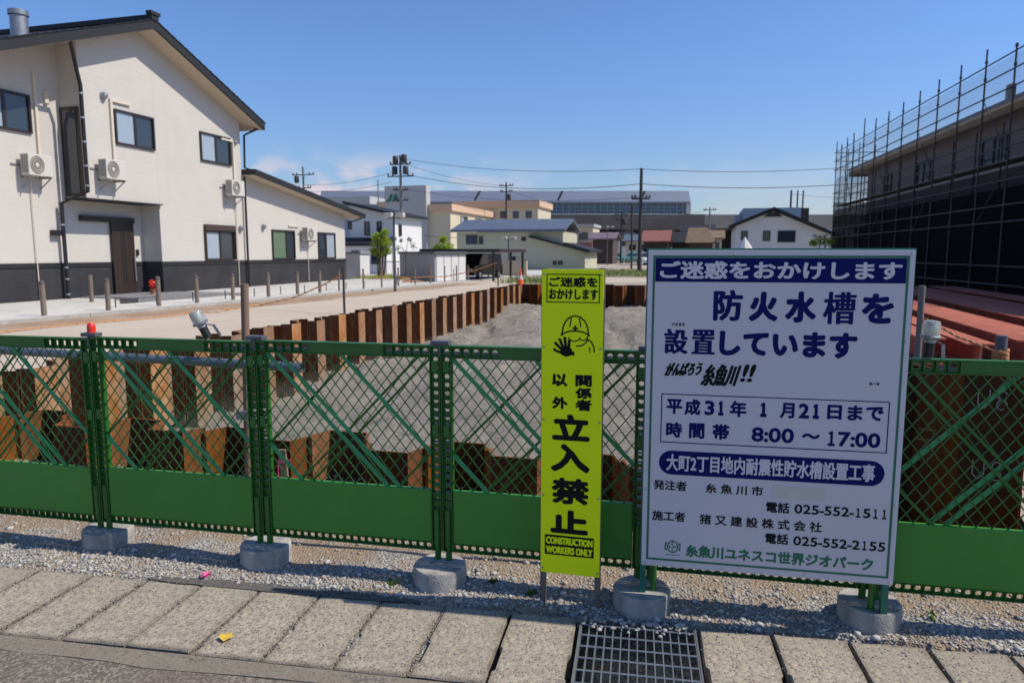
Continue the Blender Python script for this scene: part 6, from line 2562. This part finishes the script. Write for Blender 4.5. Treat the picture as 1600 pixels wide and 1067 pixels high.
sf = thing('scaffolding', 'tall steel scaffolding with mesh sheets along the unfinished building', 'scaffolding', (8.2, 22.7, G), SA)
posts = [0.8 + 1.9 * k for k in range(-4, 10)] + [19.2, 20.4, 21.5]
tops = {0.8: 7.35, 19.2: 7.6, 20.4: 7.5, 21.5: 7.7}
for i, y in enumerate(posts):
    tz = tops.get(y, 7.66) + (0.38 if abs(y - 16.0) < 0.1 else 0) + random.uniform(-.03, .03)
    mb = MB()
    mb.tube([(0, y, 0), (0, y, tz - G)], 0.026, 7)
    for z in (0.5, 2.3, 4.1, 5.9, 6.5, 7.0):
        mb.tube([(0, y, z), (0, y, z + 0.07)], 0.044, 7)
    mb.build('standard', M['scaf'], sf)
    mb = MB()
    mb.tube([(0.62, y, 0), (0.62, y, (5.5 if y < 18 else 7.3) - G)], 0.026, 7)
    mb.build('standard', M['scaf'], sf)
for z in (7.13, 6.66, 6.18, 4.9, 4.55, 3.62, 2.92, 2.45, 1.2, 0.67):
    mb = MB()
    mb.tube([(-0.045, -7, z - G), (-0.045, 21.6, z - G)], 0.022, 7)
    mb.build('ledger', M['scaf'], sf)
for z in (7.13, 6.66, 6.18, 4.9, 4.2, 2.4):
    mb = MB()
    mb.tube([(-0.1, 21.55, z - G), (9, 21.55, z - G)], 0.022, 7)
    mb.build('ledger', M['scaf'], sf)
for x in (2.0, 3.9, 5.8):
    mb = MB()
    mb.tube([(x, 21.5, 0), (x, 21.5, 7.5 - G)], 0.026, 7)
    mb.build('standard', M['scaf'], sf)
for z in (4.17, 2.30):
    mb = MB()
    for k in range(15):
        mb.box(0.06, -6.9 + k * 1.9, z - G, 0.56, -6.9 + k * 1.9 + 1.87, z - G + 0.05)
    mb.build('deck_boards', M['deck'], sf)
for k in range(14):
    y = posts[k]
    if k % 3 == 1:
        mb = MB()
        mb.tube([(0.03, y, 4.25 - G), (0.03, y + 1.9, 6.1 - G)], 0.018, 6)
        mb.tube([(0.03, y + 1.9, 2.4 - G), (0.03, y, 4.1 - G)], 0.018, 6)
        mb.build('diagonal', M['scaf'], sf)
# sheets hang from rail to rail between the standards, a little slack
def net(y0, y1, z0, z1, x, m, name, n=10):
    x = 0.062
    mb = MB()
    k = 24
    for i in range(k + 1):
        for j in range(n + 1):
            y = y0 + (y1 - y0) * i / k
            z = z0 + (z1 - z0) * j / n
            mb.v.append((x - 0.02 * sin(pi * j / n) * (1 + 0.6 * sin(i * 1.9)) - 0.01, y, z - G))
    for i in range(k):
        for j in range(n):
            a = i * (n + 1) + j
            mb.f.append((a, a + n + 1, a + n + 2, a + 1))
            mb.k.append(0)
            mb.smooth.append(True)
    mb.build(name, m, sf)


net(-7, 21.5, 5.75, 7.1, -0.075, M['netlight'], 'clear_sheet')
net(-7, 21.5, 4.25, 5.74, -0.075, M['netbrown'], 'brown_sheet')
net(-7, 21.5, 0.3, 3.95, -0.075, M['netdark'], 'dark_sheet')
mb = MB()
mb.add([(0.0, 21.62, 0.05), (9, 21.62, 0.05), (9, 21.62, 4.15), (0.0, 21.62, 4.15)], [(0, 1, 2, 3)])
mb.build('dark_sheet', M['netdark'], sf)
r = thing('rooftop_worker_gear', 'small dark bundle of gear standing on the roof edge behind the scaffolding', 'equipment', (8.75, 25.4, 6.12))
mb = MB()
mb.cbox(-0.1, -0.15, 0, 0.1, 0.15, 0.5, 0.04)
mb.build('bundle', M['black'], r)
mb = MB()
mb.tube([(0, 0.3, 0), (0, 0.3, 0.35)], 0.04, 8)
mb.build('canister', M['galv'], r)
